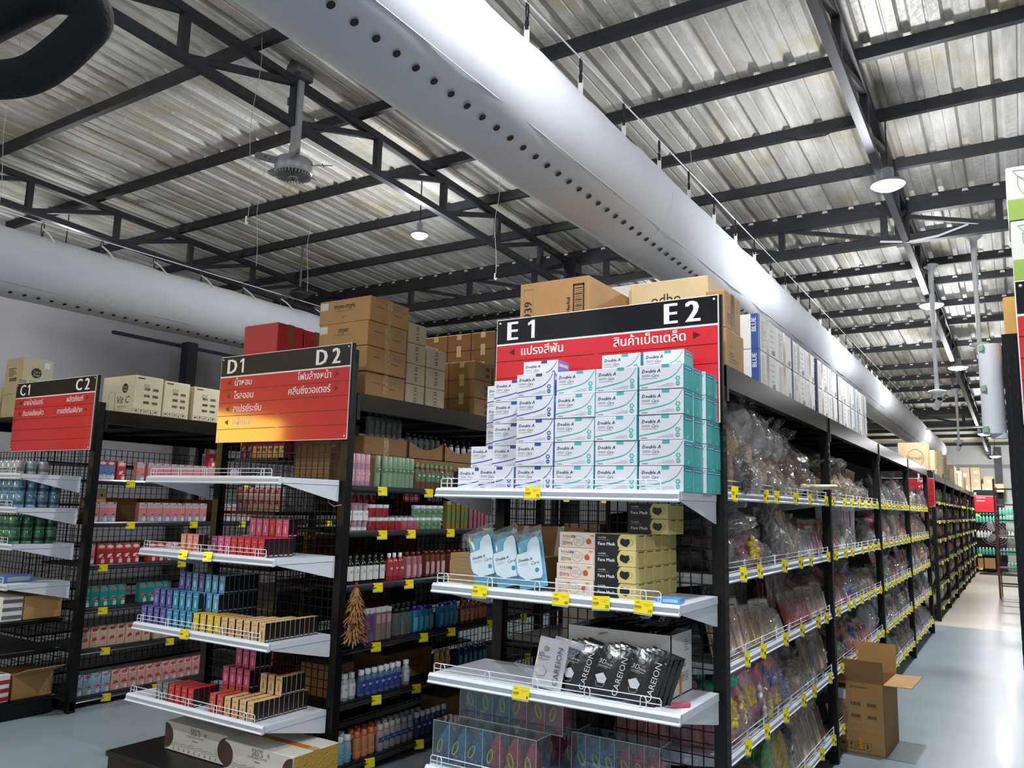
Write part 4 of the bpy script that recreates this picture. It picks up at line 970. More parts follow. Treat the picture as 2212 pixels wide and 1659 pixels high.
# feather duster hanging at the D post
t = thing('feather_duster', 'straw-coloured feather duster hanging on the D rack post', 'duster', (-3.33, 3.6, .78))
STRAW = pm('straw', '9c7044', .8, var=.25, scale=30); m = MB()
for i in range(420):
    z = U(.0, .28); a = U(0, 2 * PI); r = .07 * (1 - (z / .32) ** 2) + .01; L = U(.03, .06)
    p = Vector((r * .4 * math.cos(a), r * .4 * math.sin(a), z + .03)); q_ = p + Vector((math.cos(a) * r * .9, math.sin(a) * r * .9, -L)); w = Vector((-math.sin(a), math.cos(a), 0)) * .008
    m.add([p - w, p + w, q_ + w * .3, q_ - w * .3], [(0, 1, 2, 3)], STRAW)
m.lathe([(.03, .0), (.045, .08), (.032, .2), (.01, .3)], STRAW, 10); m.build('feather_head', t)
MB().cyl((0, 0, .3), (0, 0, .34), .007, REDC, 8).build('handle', t)
t = thing('elastic_band', 'pale elastic cord looped round the D rack post', 'cord', (-3.38, 3.46, 1.58))
MB().tube([(-.06, -.03, .06), (-.04, -.035, .0), (.0, -.03, -.02), (.04, -.01, -.01)], .0025, pm('cord', 'b9b58a', .7), 5).build('cord', t)
# ================================================================== surgical mask boxes on the top E shelf
BXW = pm('mask_box_white', 'dfe2ea', .38, var=.015); TEAL = pm('mask_teal', '3fb5b4', .35, var=.03); TEALL = pm('mask_teal_light', '8fdcd8', .35, var=.03)
MBLU = pm('mask_blue', '2c4f9c', .35); SLATE = pm('print_slate', '3d4560', .5); PALEG = pm('print_palegrey', 'b4b9c4', .6)
def maskbox(acc, side, strip):
    m = MB(); w, d, h = .187, .112, .0995
    m.bbox(0, w, 0, d, 0, h, BXW, .0015)
    F = fr((0, -.0005, 0), 'F'); Rr = fr((w + .0005, 0, 0), 'R'); e = 0.0001
    m.rect(w * .52, h * .87, w * .69, h * 1.0, acc, F)
    m.text('Double A', h * .19, SLATE, F, w * .07, h * .69, 'L', bold=.06, shear=.22, res=1, z=e, width=w * .42)
    m.text('Care', h * .19, SLATE, F, w * .28, h * .5, 'L', shear=.45, res=1, z=e, sx=.85)
    m.rect(w * .07, h * .58, w * .26, h * .61, PALEG, F, e); m.rect(w * .07, h * .53, w * .25, h * .56, PALEG, F, e); m.rect(w * .07, h * .44, w * .42, h * .465, PALEG, F, e)
    P = []; Wd = []
    for i in range(17):
        k = i / 16; P.append((w * (k * .98), h * (.17 + .30 * k + .5 * k ** 7))); Wd.append(h * (.045 - .02 * max(0, k - .6) / .4 if k > .6 else .045))
    m.stroke(P, Wd, acc, F, e)
    cx = w * .88; cy = h * .4
    for i in range(6): a = i * PI / 3; m.disc(cx + .0075 * math.cos(a), cy + .0075 * math.sin(a), .0035, acc, F, 6, e)
    m.disc(cx, h * .19, .0092, acc, F, 14, e); m.rect(cx - .005, h * .17, cx + .005, h * .2, BXW, F, e * 3)
    for i in range(3): m.rect(w * (.62 - .1 * i), h * (.2 - .05 * i), w * .79, h * (.215 - .05 * i), PALEG, F, e)
    m.rect(w * .06, h * .07, w * .2, h * .09, SLATE, F, e)
    m.rect(0.001, 0.001, d - .001, h - .001, side, Rr)
    if side is TEAL:
        for i in range(14): m.rect(d * .15, h * (.2 + .04 * i), d * .85, h * (.208 + .04 * i), TEALL, Rr, e)
        m.rect(d * .1, h * .8, d * .9, h * .9, pm('strip_navy', '27418c', .4), Rr, e); m.rect(d * .15, h * .83, d * .85, h * .87, BXW, Rr, e * 2)
        m.rect(d * .38, h * .06, d * .48, h * .2, TEALL, Rr, e); m.rect(d * .3, h * .11, d * .56, h * .15, TEALL, Rr, e)
    else:
        m.rect(d * .1, h * .7, d * .9, h * .85, BXW, Rr, e)
    # lighter flap line on top edge
    m.rect(0.002, .002, w - .002, d - .002, BXW, fr((0, 0, h + .0003), 'T'))
    return m.mesh('mask_box')
MKB = maskbox(MBLU, pm('mask_side_lilac', '7f8fd0', .4), None); MKT = maskbox(TEAL, TEAL, None)
ZS = ZE[0] + .001; RH = .1018; CX = [-2.062, -1.865, -1.668, -1.476, -1.281]; lay = ['lowest', 'second', 'third', 'fourth', 'fifth', 'topmost']
def mk(x, y, k, blue, lab, z=None):
    single(MKB if blue else MKT, 'mask_box', '%s swoosh mask box, %s, %s layer' % ('navy' if blue else 'teal', lab, lay[k]), 'box', (x, y, ZS + RH * k if z is None else z), U(-.014, .014), 'surgical mask boxes on the top shelf')
for c, x in enumerate(CX):
    for k in range(5):
        if c == 0 and k > 0: continue
        mk(x + U(-.002, .002), 2.985 + U(-.003, .003), k, c < 2, '%s column of the front face' % od(c))
for r in (1, 2, 3):
    for k in range(5): mk(CX[4] - .001 * r + [0, .0, .014, .008][r], 2.985 + .117 * r, k, False, 'right flank, %s rank back' % od(r))
for k in range(5): mk(-2.065, 3.102, k, True, 'in the recessed column beside the navy front')
for k in (0, 1): mk(-2.26 + .07 * k, 3.105 + .002 * k, k, True, 'outer end of the second rank')
for k in range(2, 5): mk(-2.185, 3.222, k, True, 'white, column tucked furthest back at the open end')
for i, (x, b) in enumerate(((-1.975, True), (-1.56, False), (-1.36, False))): mk(x, 3.215, 5, b, '%s one peeping over the pile' % od(i), ZS + RH * 5 + .002)
for i, x in enumerate((-1.975, -1.56, -1.36)):      # carriers below the top ones
    for k in range(4, 5): mk(x, 3.215, k, x < -1.9, 'hidden carrier under the %s peeping box' % od(i))
    for k in range(0, 4): mk(x, 3.215, k, x < -1.9, 'hidden pile under the %s peeping box' % od(i))
# ================================================================== second shelf of row E
z2 = ZE[1] + .001
def kr_r(m, M, W, H): icons(m, M, W * .55, H * .35, H * .25, 2); barcode(m, M, W * .55, H * .08, W * .3, H * .18); lines(m, M, W * .05, H * .15, W * .3, H * .6, 6, INK)
t = thing('open_carton', 'open kraft carton with raised flaps behind the three blue pouches', 'carton', (-2.04, 3.19, z2))
m = MB().box(-.235, .235, -.1, .1, 0, .13, KR); M = fr((-.23, -.1006, 0), 'F')
for i in range(6): m.rect(.02, .02 + .018 * i, .02 + U(.08, .14), .024 + .018 * i, GINK, M, .0004)
m.text('ระวัง', .03, pm('red_ink', 'a8482c', .7), M, .16, .08, 'C', z=.0005, rot=PI / 2); icons(m, M, .2, .07, .03, 2); barcode(m, M, .19, .02, .05, .03); m.build('carton_body', t)
MB().box(-.22, .0, 0, .004, 0, .1, KR2, Matrix.Translation((0, .1, .13)) @ Matrix.Rotation(.2, 4, 'X')).build('flap', t)
MB().prism([(-.2, 0), (.02, 0), (-.06, .055)], .004, KR2, Matrix.Translation((0, -.02, .13)) @ Matrix.Rotation(1.2, 4, 'X')).build('flap', t)
t = thing('carton_sheet', 'leaning kraft carton panel with two white tape strips', 'carton', (-1.92, 3.32, z2))
q = Matrix.Rotation(-.28, 4, 'X'); m = MB().box(-.19, .19, 0, .006, 0, .27, KR, q); Mq = q @ fr((-.19, -.0006, 0), 'F'); m.text('Brand', .022, INK, Mq, .3, .1, z=.0004); m.text('3 PLY', .022, INK, Mq, .31, .07, z=.0004)
m.build('carton_panel', t); MB().rect(.05, 0, .08, .27, WHITE, Mq, .0004).rect(.24, 0, .275, .27, WHITE, Mq, .0004).build('packing_tape', t)
PCH = pm('pouch_blue', '6fb4d2', .25, var=.16, coat=.5); PCW = pm('pouch_white', 'cfe0ea', .3, coat=.5)
def pouchmesh():
    m = MB(); w, h = .135, .235; N = 8; V = []; 
    for s in (1, -1):
        for j in range(N + 1):
            for i in range(N + 1):
                u_, v_ = i / N, j / N; b = .018 * (math.sin(PI * u_) * math.sin(PI * v_)) ** .6
                V.append(((u_ - .5) * w, -s * b, v_ * h))
    K = (N + 1) ** 2
    F = [(a, a + 1, a + N + 2, a + N + 1) for j in range(N) for i in range(N) for a in (j * (N + 1) + i,)]
    m.add(V, F, PCH, smooth=True); m.add(V, [tuple(K + x for x in q[::-1]) for q in F], PCH, smooth=True)
    return m
def pouch_print(t):
    m = MB(); w, h = .135, .235; M = fr((0, -.0195, 0), 'F')
    P = [(-.055, .06), (-.02, .035), (.05, .035), (.06, .05), (.06, .19), (.05, .21), (.02, .205), (.0, .185), (-.005, .155), (-.055, .15), (-.062, .13), (-.062, .08)]
    m.add([(x, y, 0) for x, y in P], [tuple(range(len(P)))], PCW, M)
    m.stroke([(x, y) for x, y in P[6:]] + [P[0]], .003, pm('pouch_teal', '2f93ad', .3), M, .0003)
    m.text('Double A', .017, SLATE, M, -.048, .115, bold=.06, z=.0004, shear=.1); m.text('Care', .02, SLATE, M, .008, .095, z=.0004, shear=.4); m.rect(-.045, .105, -.005, .108, PALEG, M, .0004); m.rect(-.045, .098, -.005, .101, PALEG, M, .0004); m.disc(.035, .07, .01, MATS['pouch_teal'], M, 12, .0004)
    m.build('front_print', t)
for i, (x, l) in enumerate(((-2.0, 'beside the open carton'), (-1.88, 'middle of the three'), (-1.765, 'next to the pale mask boxes'))):
    t = thing('mask_pouch', 'blue and white mask pouch leaning, ' + l, 'pouch', (x, 3.0, z2 + .012), group='blue mask pouches'); t.rotation_euler = (-.12, -.28 + .03 * i, .06)
    pouchmesh().build('pouch_body', t); pouch_print(t)
    MB().add([(-.075, -.012, .2), (.07, -.008, .21), (.075, -.004, .262), (-.085, -.004, .245)], [(0, 1, 2, 3), (3, 2, 1, 0)], film('bag_film', 'f6f4f2', .035, 1.0, 26, .07)).build('film_edge', t)
JPB = pm('box_blush', 'e3d3c4', .45, var=.02); GOLD = pm('print_gold', 'c49a3c', .5); ORG = pm('print_rust', 'c05038', .5)
def jpbox():
    m = MB(); w, h, d = .178, .062, .1; m.bbox(0, w, 0, d, 0, h, JPB, .0015); F = fr((0, -.0005, 0), 'F'); e = .0001
    m.text('ウイルス花粉', .012, SLATE, F, w * .08, h * .66, bold=.05, z=e, width=w * .33); m.rect(w * .08, h * .56, w * .28, h * .59, PALEG, F, e)
    m.rect(w * .08, h * .15, w * .17, h * .42, pm('print_mauve', 'b59aa0', .5), F, e); m.text('99%', .018, GOLD, F, w * .18, h * .18, bold=.06, z=e)
    m.stroke([(w * (.36 + .26 * (.5 - .5 * math.cos(a)) if 0 else .5 + .13 * math.cos(a)), h * (.45 + .36 * math.sin(a) * (1 if math.sin(a) > 0 else .9))) for a in [i * .32 for i in range(21)]], .0016, pm('print_steel', '8aa0b4', .5), F, e)
    m.stroke([(w * .62, h * .65), (w * .68, h * .6), (w * .66, h * .4), (w * .6, h * .3)], .0014, MATS['print_steel'], F, e)
    for i in range(3): m.stroke([(w * .42, h * (.38 + .1 * i)), (w * .5, h * (.35 + .1 * i)), (w * .58, h * (.38 + .1 * i))], .0012, MATS['print_steel'], F, e)
    m.disc(w * .76, h * .45, .012, ORG, F, 14, e); m.rect(w * .8, h * .78, w * .9, h * .88, GOLD, F, e)
    return m.mesh('mask_box')
JP = jpbox()
for k in range(4): single(JP, 'mask_box', 'pale blush mask box with mask drawing and rust dot, %s in its pile' % ['lowest', 'second', 'third', 'topmost'][k], 'box', (-1.655 + .004 * k, 2.985 + .004 * k, z2 + .0635 * k), U(-.02, .02), 'blush mask boxes')
YB_ = pm('box_straw_yellow', 'd9c680', .45, var=.03); FMB = pm('box_black', '1b1a1d', .35)
def fmbox():
    m = MB(); w, h, d = .178, .062, .088; m.bbox(0, w, 0, d, 0, h, YB_, .0015); F = fr((0, -.0005, 0), 'F'); Rr = fr((w + .0005, 0, 0), 'R'); e = .0001
    P = [(0, 0), (w * .56, 0), (w * .6, h * .12), (w * .56, h * .3), (w * .55, h * .6), (w * .6, h * .9), (w * .64, h), (0, h)]; m.add([(x, y, 0) for x, y in P], [tuple(range(len(P)))], FMB, F)
    m.text('3 LAYERS', .0085, WHITE, F, w * .08, h * .72, bold=.05, z=e); m.text('Ultra Soft Disposable', .0055, PALEG, F, w * .08, h * .6, z=e); m.text('Face Mask', .018, WHITE, F, w * .08, h * .28, bold=.08, z=e, width=w * .42)
    P = [(.62, .62), (.66, .78), (.74, .7), (.83, .75), (.86, .5), (.78, .22), (.68, .3), (.62, .42)]; m.add([(w * x, h * y, e) for x, y in P], [tuple(range(len(P) - 1, -1, -1))], FMB, F)
    m.stroke([(w * .84, h * .7), (w * .92, h * .65), (w * .92, h * .4), (w * .83, h * .3)], .001, FMB, F, e)
    m.rect(d * .3, h * .9, d * .95, h * .95, FMB, Rr, e)
    for i in range(7): m.rect(d * .1, h * (.15 + .1 * i), d * .85, h * (.16 + .1 * i), pm('print_olive', 'b0a060', .5), Rr, e)
    return m.mesh('mask_box')
FM = fmbox()
for r in range(5):
    for k in range(4): single(FM, 'mask_box', 'black and yellow mask box beside the blush ones, %s rank, %s layer' % (['front', 'second', 'third', 'fourth', 'rearmost'][r], lay[k]), 'box', (-1.472, 2.985 + .09 * r, z2 + .0635 * k), U(-.02, .02), 'black and yellow mask boxes')
for r in range(2):
    for k in (4, 5): single(FM, 'mask_box', 'black and yellow mask box of the taller rear pile, %s rank, %s layer' % (['front', 'rear'][r], lay[k]), 'box', (-1.40, 3.15 + .09 * r, z2 + .0635 * k), U(-.02, .02), 'black and yellow mask boxes')
for k in range(4): single(FM, 'mask_box', 'black and yellow mask box turned end-on in the gap, %s layer' % lay[k], 'box', (-1.29, 3.17 - .0, z2 + .0635 * k), -PI / 2 + PI, 'black and yellow mask boxes') if 0 else None
m = MB().bbox(0, .1, 0, .06, 0, .022, pm('box_sky', '4d9ad0', .35), .001); m.text('S', .02, WHITE, fr((0, -.0006, 0), 'F'), .01, .004, bold=.08)
m.rect(.03, .004, .09, .018, pm('print_sky_pale', '9cc8e4', .5), fr((0, -.0006, 0), 'F')); single(m.mesh('small_box'), 'small_box', 'small flat light blue box lying near the corner of the second shelf', 'box', (-1.215, 2.99, z2), .08)
# ================================================================== third shelf of row E
z3 = ZE[2] + .001
t = thing('open_carton', 'white open carton heaped with black pouches on the third shelf', 'carton', (-1.45, 3.29, z3))
MB().box(-.235, .235, -.13, -.126, 0, .245, WCART).box(-.235, .235, .106, .11, 0, .245, WCART).box(-.235, -.231, -.13, .11, 0, .245, WCART).box(.231, .235, -.13, .11, 0, .245, WCART).box(-.235, .235, -.13, .11, 0, .004, WCART).build('carton_body', t)
m = MB(); M = fr((.2356, -.13, 0), 'R'); icons(m, M, .045, .05, .034, 4); m.text('USS1200', .024, GINK, M, .08, .105, z=.0005); lines(m, M, .15, .17, .05, .05, 5); m.build('side_print', t)
MB().prism([(-.011, 0), (.011, 0), (.009, .1), (.004, .13), (-.011, .11)], .001, OTAPE, fr((.2366, -.03, .0), 'R')).build('packing_tape', t)
BPO = pm('black_pouch', '111214', .22, var=.1, coat=.6, bump=.2, bscale=30); WPO = pm('white_pouch', 'c3c6ca', .3, coat=.4)
def care(black):
    m = MB(); w, h = .14, .2; N = 8; V = []
    for s in (1, -1):
        for j in range(N + 1):
            for i in range(N + 1):
                a, b = i / N, j / N; k = .009 * (math.sin(PI * a) * math.sin(PI * b)) ** .5; V.append(((a - .5) * w, -s * k + .0015 * math.sin(i * 2.3 + j * 1.7), b * h))
    K = (N + 1) ** 2; F = [(a, a + 1, a + N + 2, a + N + 1) for j in range(N) for i in range(N) for a in (j * (N + 1) + i,)]
    mt = BPO if black else WPO; ink = WHITE if black else pm('ink_slate', '4a4d52', .5)
    m.add(V, F, mt, smooth=True); m.add(V, [tuple(K + x for x in q[::-1]) for q in F], mt, smooth=True)
    M = fr((0, -.0115, 0), 'F')
    m.disc(-.025, .155, .011, pm('badge_blue', '5f8fae', .4), M, 14); m.disc(-.025, .155, .006, GOLD, M, 8, .0002)
    m.text('3D', .026, ink, M, -.062, .12, shear=.15, z=.0002); m.text('MASK', .012, ink, M, -.03, .12, z=.0002); m.rect(-.06, .112, -.005, .1135, ink, M); m.rect(-.06, .107, -.02, .108, ink, M)
    m.text('CAREION', .034, ink, M, .052, .02, rot=PI / 2, z=.0002, width=.15)
    P = [(-.06, .07), (-.03, .088), (-.008, .07), (-.012, .05), (-.04, .045)]; m.add([(x, y, .0002) for x, y in P], [tuple(range(4, -1, -1))], ink if black else PALEG, M)
    m.stroke([(-.05, .046), (-.04, .03), (-.015, .035), (-.01, .05)], .001, ink, M, .0002)
    return m.mesh('mask_pouch')
CB, CWH = care(True), care(False)
def lean(me, x, y, label, rx, ry, rz=0, z=None, grp='three-dimensional mask pouches'):
    o = single(me, 'mask_pouch', label, 'pouch', (x, y, (z3 + .004) if z is None else z), 0, grp); o.rotation_euler = (rx, ry, rz); return o
lean(CWH, -1.7, 3.0, 'front white mask pouch with dark upright lettering', -.2, .1); lean(CWH, -1.66, 3.03, 'second white mask pouch just behind the front one', -.25, .16)
for i, x in enumerate((-1.61, -1.46, -1.315)):
    lean(CB, x + .02, 3.02 - .01 * i, 'black mask pouch with white upright lettering, %s in the front line' % od(i), -.35, .18 + .02 * i)
    for j in range(1, 4): lean(CB, x + .02 + .013 * j, 3.02 + .02 * j - .01 * i, 'plain-looking black pouch, %s behind the %s lettered one' % (od(j - 1), od(i)), -.3, .2 + .018 * j)
for i in range(16):
    o = lean(CB, -1.60 + .02 * i + U(-.02, .02), 3.17 + .03 * (i % 3), 'loose black pouch on the heap in the white carton, %s along' % od(i), -1.45 + U(-.15, .15), U(-.3, .3), U(-.5, .5), z=z3 + .235 + .013 * (i % 6))
t = thing('box_cutter', 'pink box cutter lying on the corner of the third shelf', 'knife', (-1.15, 3.06, z3 + .008), .8)
MB().bbox(-.03, .05, -.009, .009, -.007, .009, pm('pink_plastic', 'c9566a', .3), .003).build('handle', t); MB().box(-.05, -.03, -.005, .005, -.002, 0, LADW).build('blade', t)
# ================================================================== lowest shelf: clear boxes with net sponges
z4 = ZE[3] + .001
ACR = film('clear_acrylic', 'f4f8fa', .015, .02, 5, .03)
SPB = pm('sponge_blue', '1f6f9c', .9, var=.4, scale=60, bump=1, bscale=120); SPR = pm('sponge_red', 'b0304c', .9, var=.35, scale=60, bump=1, bscale=120); LOOP = pm('loop_green', 'a8b83a', .6)
def sponge_mesh(mat, hh):
    m = MB(); V = []; n, k = 14, 10
    for j in range(k + 1):
        v = j / k; r = .034 * math.sin(PI * min(.96, max(.05, v)) ** .85) ** .6
        for i in range(n):
            a = 2 * PI * i / n; rr = r * (1 + .08 * math.sin(i * 5 + j * 3) + .06 * math.sin(i * 2 + j)); V.append((rr * math.cos(a), rr * 1.2 * math.sin(a), hh * v))
    m.add(V, [(j * n + i, j * n + (i + 1) % n, (j + 1) * n + (i + 1) % n, (j + 1) * n + i) for j in range(k) for i in range(n)], mat, smooth=True); m.add(V, [tuple(range(k * n, k * n + n)), tuple(range(n - 1, -1, -1))], mat); return m.mesh('sponge')
SPM = {0: sponge_mesh(SPB, .15), 1: sponge_mesh(SPR, .15)}
def dispbox(x0, y0, z0, lab, W=.53, H=.182, D=.12):
    t = thing('acrylic_display_box', 'clear display box, %s' % lab, 'display box', (x0, y0, z0))
    MB().box(0, W, -.001, .001, 0, H, ACR).box(0, W, D - .001, D + .001, 0, H, ACR).box(0, .002, 0, D, 0, H, ACR).box(W - .002, W, 0, D, 0, H, ACR).box(0, W, 0, D, 0, .002, ACR).box(0, W, 0, D, H, H + .002, ACR).build('clear_case', t)
    m = MB(); ED = pm('acrylic_edge', 'b9c4c4', .2, alpha=.75)
    for i in range(7): x = W * i / 6; m.box(x - .001, x + .001, -.0022, .0, 0, H, ED)
    m.box(0, W, -.002, 0, H, H + .003, ED).box(0, W, -.002, 0, -.001, .002, ED).box(W, W + .002, 0, D, H, H + .003, ED); m.build('divider', t)
    for i in range(6):
        b = 0 if i < 3 else 1
        s_ = single(SPM[b], 'mesh_sponge', '%s net sponge with yellow-green loop, %s compartment, %s' % (['blue', 'red'][b], od(i), lab.split(',')[0]), 'sponge', (x0 + W * (i + .5) / 6, y0 + .055, z0 + .004), U(0, 6), 'net bath sponges')
        a = U(-.5, .5); mm = MB(); q = Matrix.Translation((.0, -.052, .105)) @ Matrix.Rotation(a, 4, 'Y')
        mm.tube([(.012 * math.sin(k * .7), 0, -.03 + .03 * math.cos(k * .7)) for k in range(9)], .003, LOOP, 5, True, M=q)
        o = mm.build('hanging_loop', s_); o.rotation_euler.z = -s_.rotation_euler.z
dispbox(-2.262, 2.99, z4, 'lower one of six net sponges')
dispbox(-2.2, 3.1, z4 + .186, 'upper one of six net sponges', H=.178)
dispbox(-2.2, 3.24, z4, 'rear one of six net sponges')
dispbox(-1.68, 3.2, z4, 'shadowed one of six net sponges', W=.4)
# pink packets behind the end mesh of row E
PNKP = pm('pink_packet', 'd98a84', .35, var=.12, coat=.4); GRB = pm('green_bag', '2f9a72', .3, var=.3, coat=.5, bump=.8)
m = MB().bbox(-.05, .05, -.012, .012, 0, .24, PNKP, .006); M = fr((0, -.0125, 0), 'F'); m.text('KACITY', .022, INK, M, .03, .05, rot=PI / 2, bold=.05)
pk = m.mesh('pink_packet')
for i in range(11):
    o = single(pk, 'pink_packet', 'pink wrapped packet behind the wire mesh, %s in its line' % od(i), 'packet', (-1.60 + .036 * i, 3.56 + .01 * (i % 2), .175 + .012), 0, 'pink packets behind the mesh'); o.rotation_euler = (0, .2, .5 + U(-.1, .1)); o.location.z = .575
    o2 = None
m = MB()
for i in range(9): m.lathe([(.001, -.03), (.035, -.02), (.04, 0), (.03, .025), (.001, .03)], GRB, 8, c=(-.2 + .05 * i, .0 + .02 * (i % 2), .02 * (i % 3)), sy=.7)
single(m.mesh('green_bag'), 'green_bag', 'crumpled green bag lying on the pink packets behind the mesh', 'bag', (-1.32, 3.6, .82), 0)
# ================================================================== D end shelves: small serum cartons
def sbox(col, col2=None, w=.05, h=.1, d=.032, acc='c7a04a'):
    k = 's_' + col; m = MB(); a = pm(k, col, .4, var=.05, coat=.2); m.bbox(0, w, 0, d, 0, h, a, .0012); F = fr((0, -.0004, 0), 'F'); Rr = fr((w + .0004, 0, 0), 'R'); T_ = fr((0, 0, h + .0003), 'T')
    m.rect(.0005, .0005, d - .0005, h - .0005, FMB, Rr); m.rect(d * .15, h * .06, d * .85, h * .12, PALEG, Rr, .0002)
    c2 = pm('s2_' + (col2 or 'f0e0d0'), col2 or 'f0e0d0', .45)
    m.rect(w * .35, h * .2, w * .65, h * .5, c2, F); m.rect(w * .42, h * .5, w * .58, h * .62, c2, F); m.rect(w * .2, h * .8, w * .8, h * .84, c2, F)
    m.rect(w * .05, d * .1, w * .95, d * .9, c2 if col2 is None else a, T_)
    return m.mesh('serum_carton')
SB = {n: sbox(*a) for n, a in dict(peach=('d98a78', 'f0c0a8'), purple=('7a2a68', 'c08ab0'), pink=('c8507c', 'e8a0b8'), red=('b8282c', 'e0787c'), lilac=('55589c', '9aa0d0'), blue=('3f8ab0', 'a0d0e0'), sky=('5fa0c8', 'b8dcec'), yellow=('d8b838', 'f0e090'), beige=('d9b483', 'a07c50'), grey=('6a6a70', 'b0b0b4'), coral=('c24a38', 'e09070')).items()}
def srow(shelf, z, x0, pitch, cols, y, depth, tier='', zt=0, dstep=.035):
    for i, c in enumerate(cols):
        if c is None: continue
        n = depth[i] if isinstance(depth, (list, tuple)) else depth
        for r in range(n):
            single(SB[c], 'serum_carton', 'slim %s carton, %s D shelf%s, %s along, %s' % (c, shelf, tier, od(i), 'frontmost' if r == 0 else '%s back' % od(r)), 'box', (x0 + pitch * i, y + dstep * r, z + .001 + zt), U(-.02, .02), 'slim cartons on the D end shelves')
srow('second', ZD[1], -4.2, .056, ['peach', 'peach', 'peach', None, None, 'purple', 'pink', 'pink', 'red', 'red', 'red', 'red', 'red'], 3.02, [2, 2, 2, 0, 0, 3, 3, 3, 6, 6, 6, 6, 6])
srow('second', ZD[1], -3.92, .056, ['pink'] * 6, 3.3, 2, ' upper tier', .102) if 0 else None
srow('second', ZD[1], -3.93, .056, ['pink'] * 7, 3.24, 2, ' rear', 0)
srow('second', ZD[1], -3.88, .056, ['pink', 'pink', 'pink', 'red', 'pink', 'pink'], 3.25, 2, ' upper tier', .102)
srow('third', ZD[2], -4.52, .0615, ['lilac'] * 4 + ['blue'] * 4 + ['yellow'] * 4 + ['beige'] * 6, 3.02, [2] * 8 + [4] * 4 + [4, 4, 5, 6, 8, 11])
srow('third', ZD[2], -4.46, .0615, ['lilac'] * 3 + ['blue'] * 4, 3.055, 1, ' upper tier', .102)
srow('third', ZD[2], -4.40, .0615, ['blue'] * 8, 3.1, [2] * 7 + [8], ' rear')
srow('third', ZD[2], -4.40, .0615, ['lilac'] * 3 + ['sky'] * 5, 3.1, [2] * 7 + [8], ' rear upper', .102)
srow('third', ZD[2], -4.34, .0615, ['lilac', 'lilac', 'sky', 'lilac', 'sky', 'sky', 'sky'], 3.135, [1] * 6 + [7], ' top tier', .204)
srow('lowest', ZD[3], -4.31, .058, ['grey', 'grey', 'red', 'red', 'red', 'red'], 3.02, [3, 3, 4, 4, 4, 5])
srow('lowest', ZD[3], -3.83, .0615, ['coral', 'coral', 'beige', 'beige', 'beige', 'beige'], 3.02, [4, 4, 4, 8, 8, 11])
srow('lowest', ZD[3], -3.96, .06, ['coral'] * 4, 3.2, [2, 2, 2, 5], ' rear'); srow('lowest', ZD[3], -3.96, .06, ['pink'] * 4, 3.2, [2, 2, 2, 5], ' upper tier', .102)
srow('lowest', ZD[3], -3.9, .06, ['pink'] * 3, 3.235, [1, 1, 3], ' top tier', .204)
srow('lowest', ZD[3], -3.64, .0615, ['beige'] * 3, 3.2, [1, 1, 5], ' upper shelf-side tier', .102)
# ================================================================== C end shelves: glossy tubs
def tub(c1, c2, c3):
    m = MB(); a = pm('tub_' + c1, c1, .12, metal=.35, coat=.8, var=.2, scale=20, col2=c2); m.lathe([(.036, 0), (.039, .004), (.039, .092), (.036, .098), (.0001, .099)], a, 20); m.lathe([(.0393, .02), (.0393, .045)], pm('tubl_' + c3, c3, .3), 20); return m.mesh('tub')
TU = {'blue': tub('4f7896', '9fc0d4', '3c566a'), 'green': tub('2f5a44', '5a9a70', '24382c'), 'grey': tub('9aa4a8', 'c6ccd0', '6c7a6c')}
for s_, z, c, tiers in (('top', ZC[0], 'grey', 1), ('second', ZC[1], 'blue', 2), ('third', ZC[2], 'green', 2)):
    for ti in range(tiers):
        for i in range(5):
            for j in range(4 if c != 'grey' else 3):
                single(TU[c], 'tub', 'glossy %s tub on the %s C shelf, %s, %s in, %s back' % (c, s_, ['standing low', 'stacked high'][ti], od(i), od(j)), 'tub', (-6.18 - .083 * i - (.04 if c == 'grey' else 0), 3.06 + .085 * j, z + .001 + .1 * ti), U(0, 6), 'glossy tubs on the C end')
m = MB().bbox(-.12, .0, 0, .2, 0, .05, pm('box_cornflower', '5b86c4', .35), .002).rect(.02, .01, .18, .04, PALEG, fr((.0006, 0, 0), 'R')); single(m.mesh('flat_box'), 'flat_box', 'flat cornflower blue box on the lowest white C shelf', 'box', (-6.22, 3.05, ZC[3] + .001), 0)
# ================================================================== C aisle side: upright hair colour boxes
def dye(name, base, top, accent, head=True):
    m = MB(); w, h, d = .07, .155, .05; a = pm('dye_' + name, base, .35, coat=.2); m.bbox(-d, 0, 0, w, 0, h, a, .0012); Rr = fr((.0004, 0, 0), 'R'); e = .0002; T2 = pm('dyt_' + name, top, .4); A2 = pm('dya_' + name, accent, .4)
    m.rect(.001, h * .72, w - .001, h - .001, T2, Rr); m.lathe([(.001, 0)], A2) if 0 else None
    m.add([(w * .5 + w * .36 * math.cos(t), h * .85 + h * .08 * math.sin(t), e) for t in [i * .45 for i in range(14)]], [tuple(range(14))], A2, Rr)
    m.rect(w * .02, h * .04, w * .98, h * .25, A2, Rr, e) if name in ('blue', 'rose') else m.add([(w * .2, h * .3, e), (w * .8, h * .34, e), (w * .7, h * .5, e), (w * .3, h * .46, e)], [(0, 1, 2, 3)], A2, Rr)
    if head:
        m.disc(w * .72, h * .33, .0115, pm('dye_hair', '2b1c1a', .6), Rr, 12, e * 2); m.disc(w * .72, h * .3, .0085, pm('dye_skin', 'dcae98', .6), Rr, 12, e * 3); m.rect(w * .55, h * .02, w * .95, h * .22, pm('dye_top', 'e8dcd8', .6), Rr, e * 2)
    m.rect(w * .7, h * .93, w * .9, h * .98, INK, Rr, e); return m.mesh('hair_colour_box')
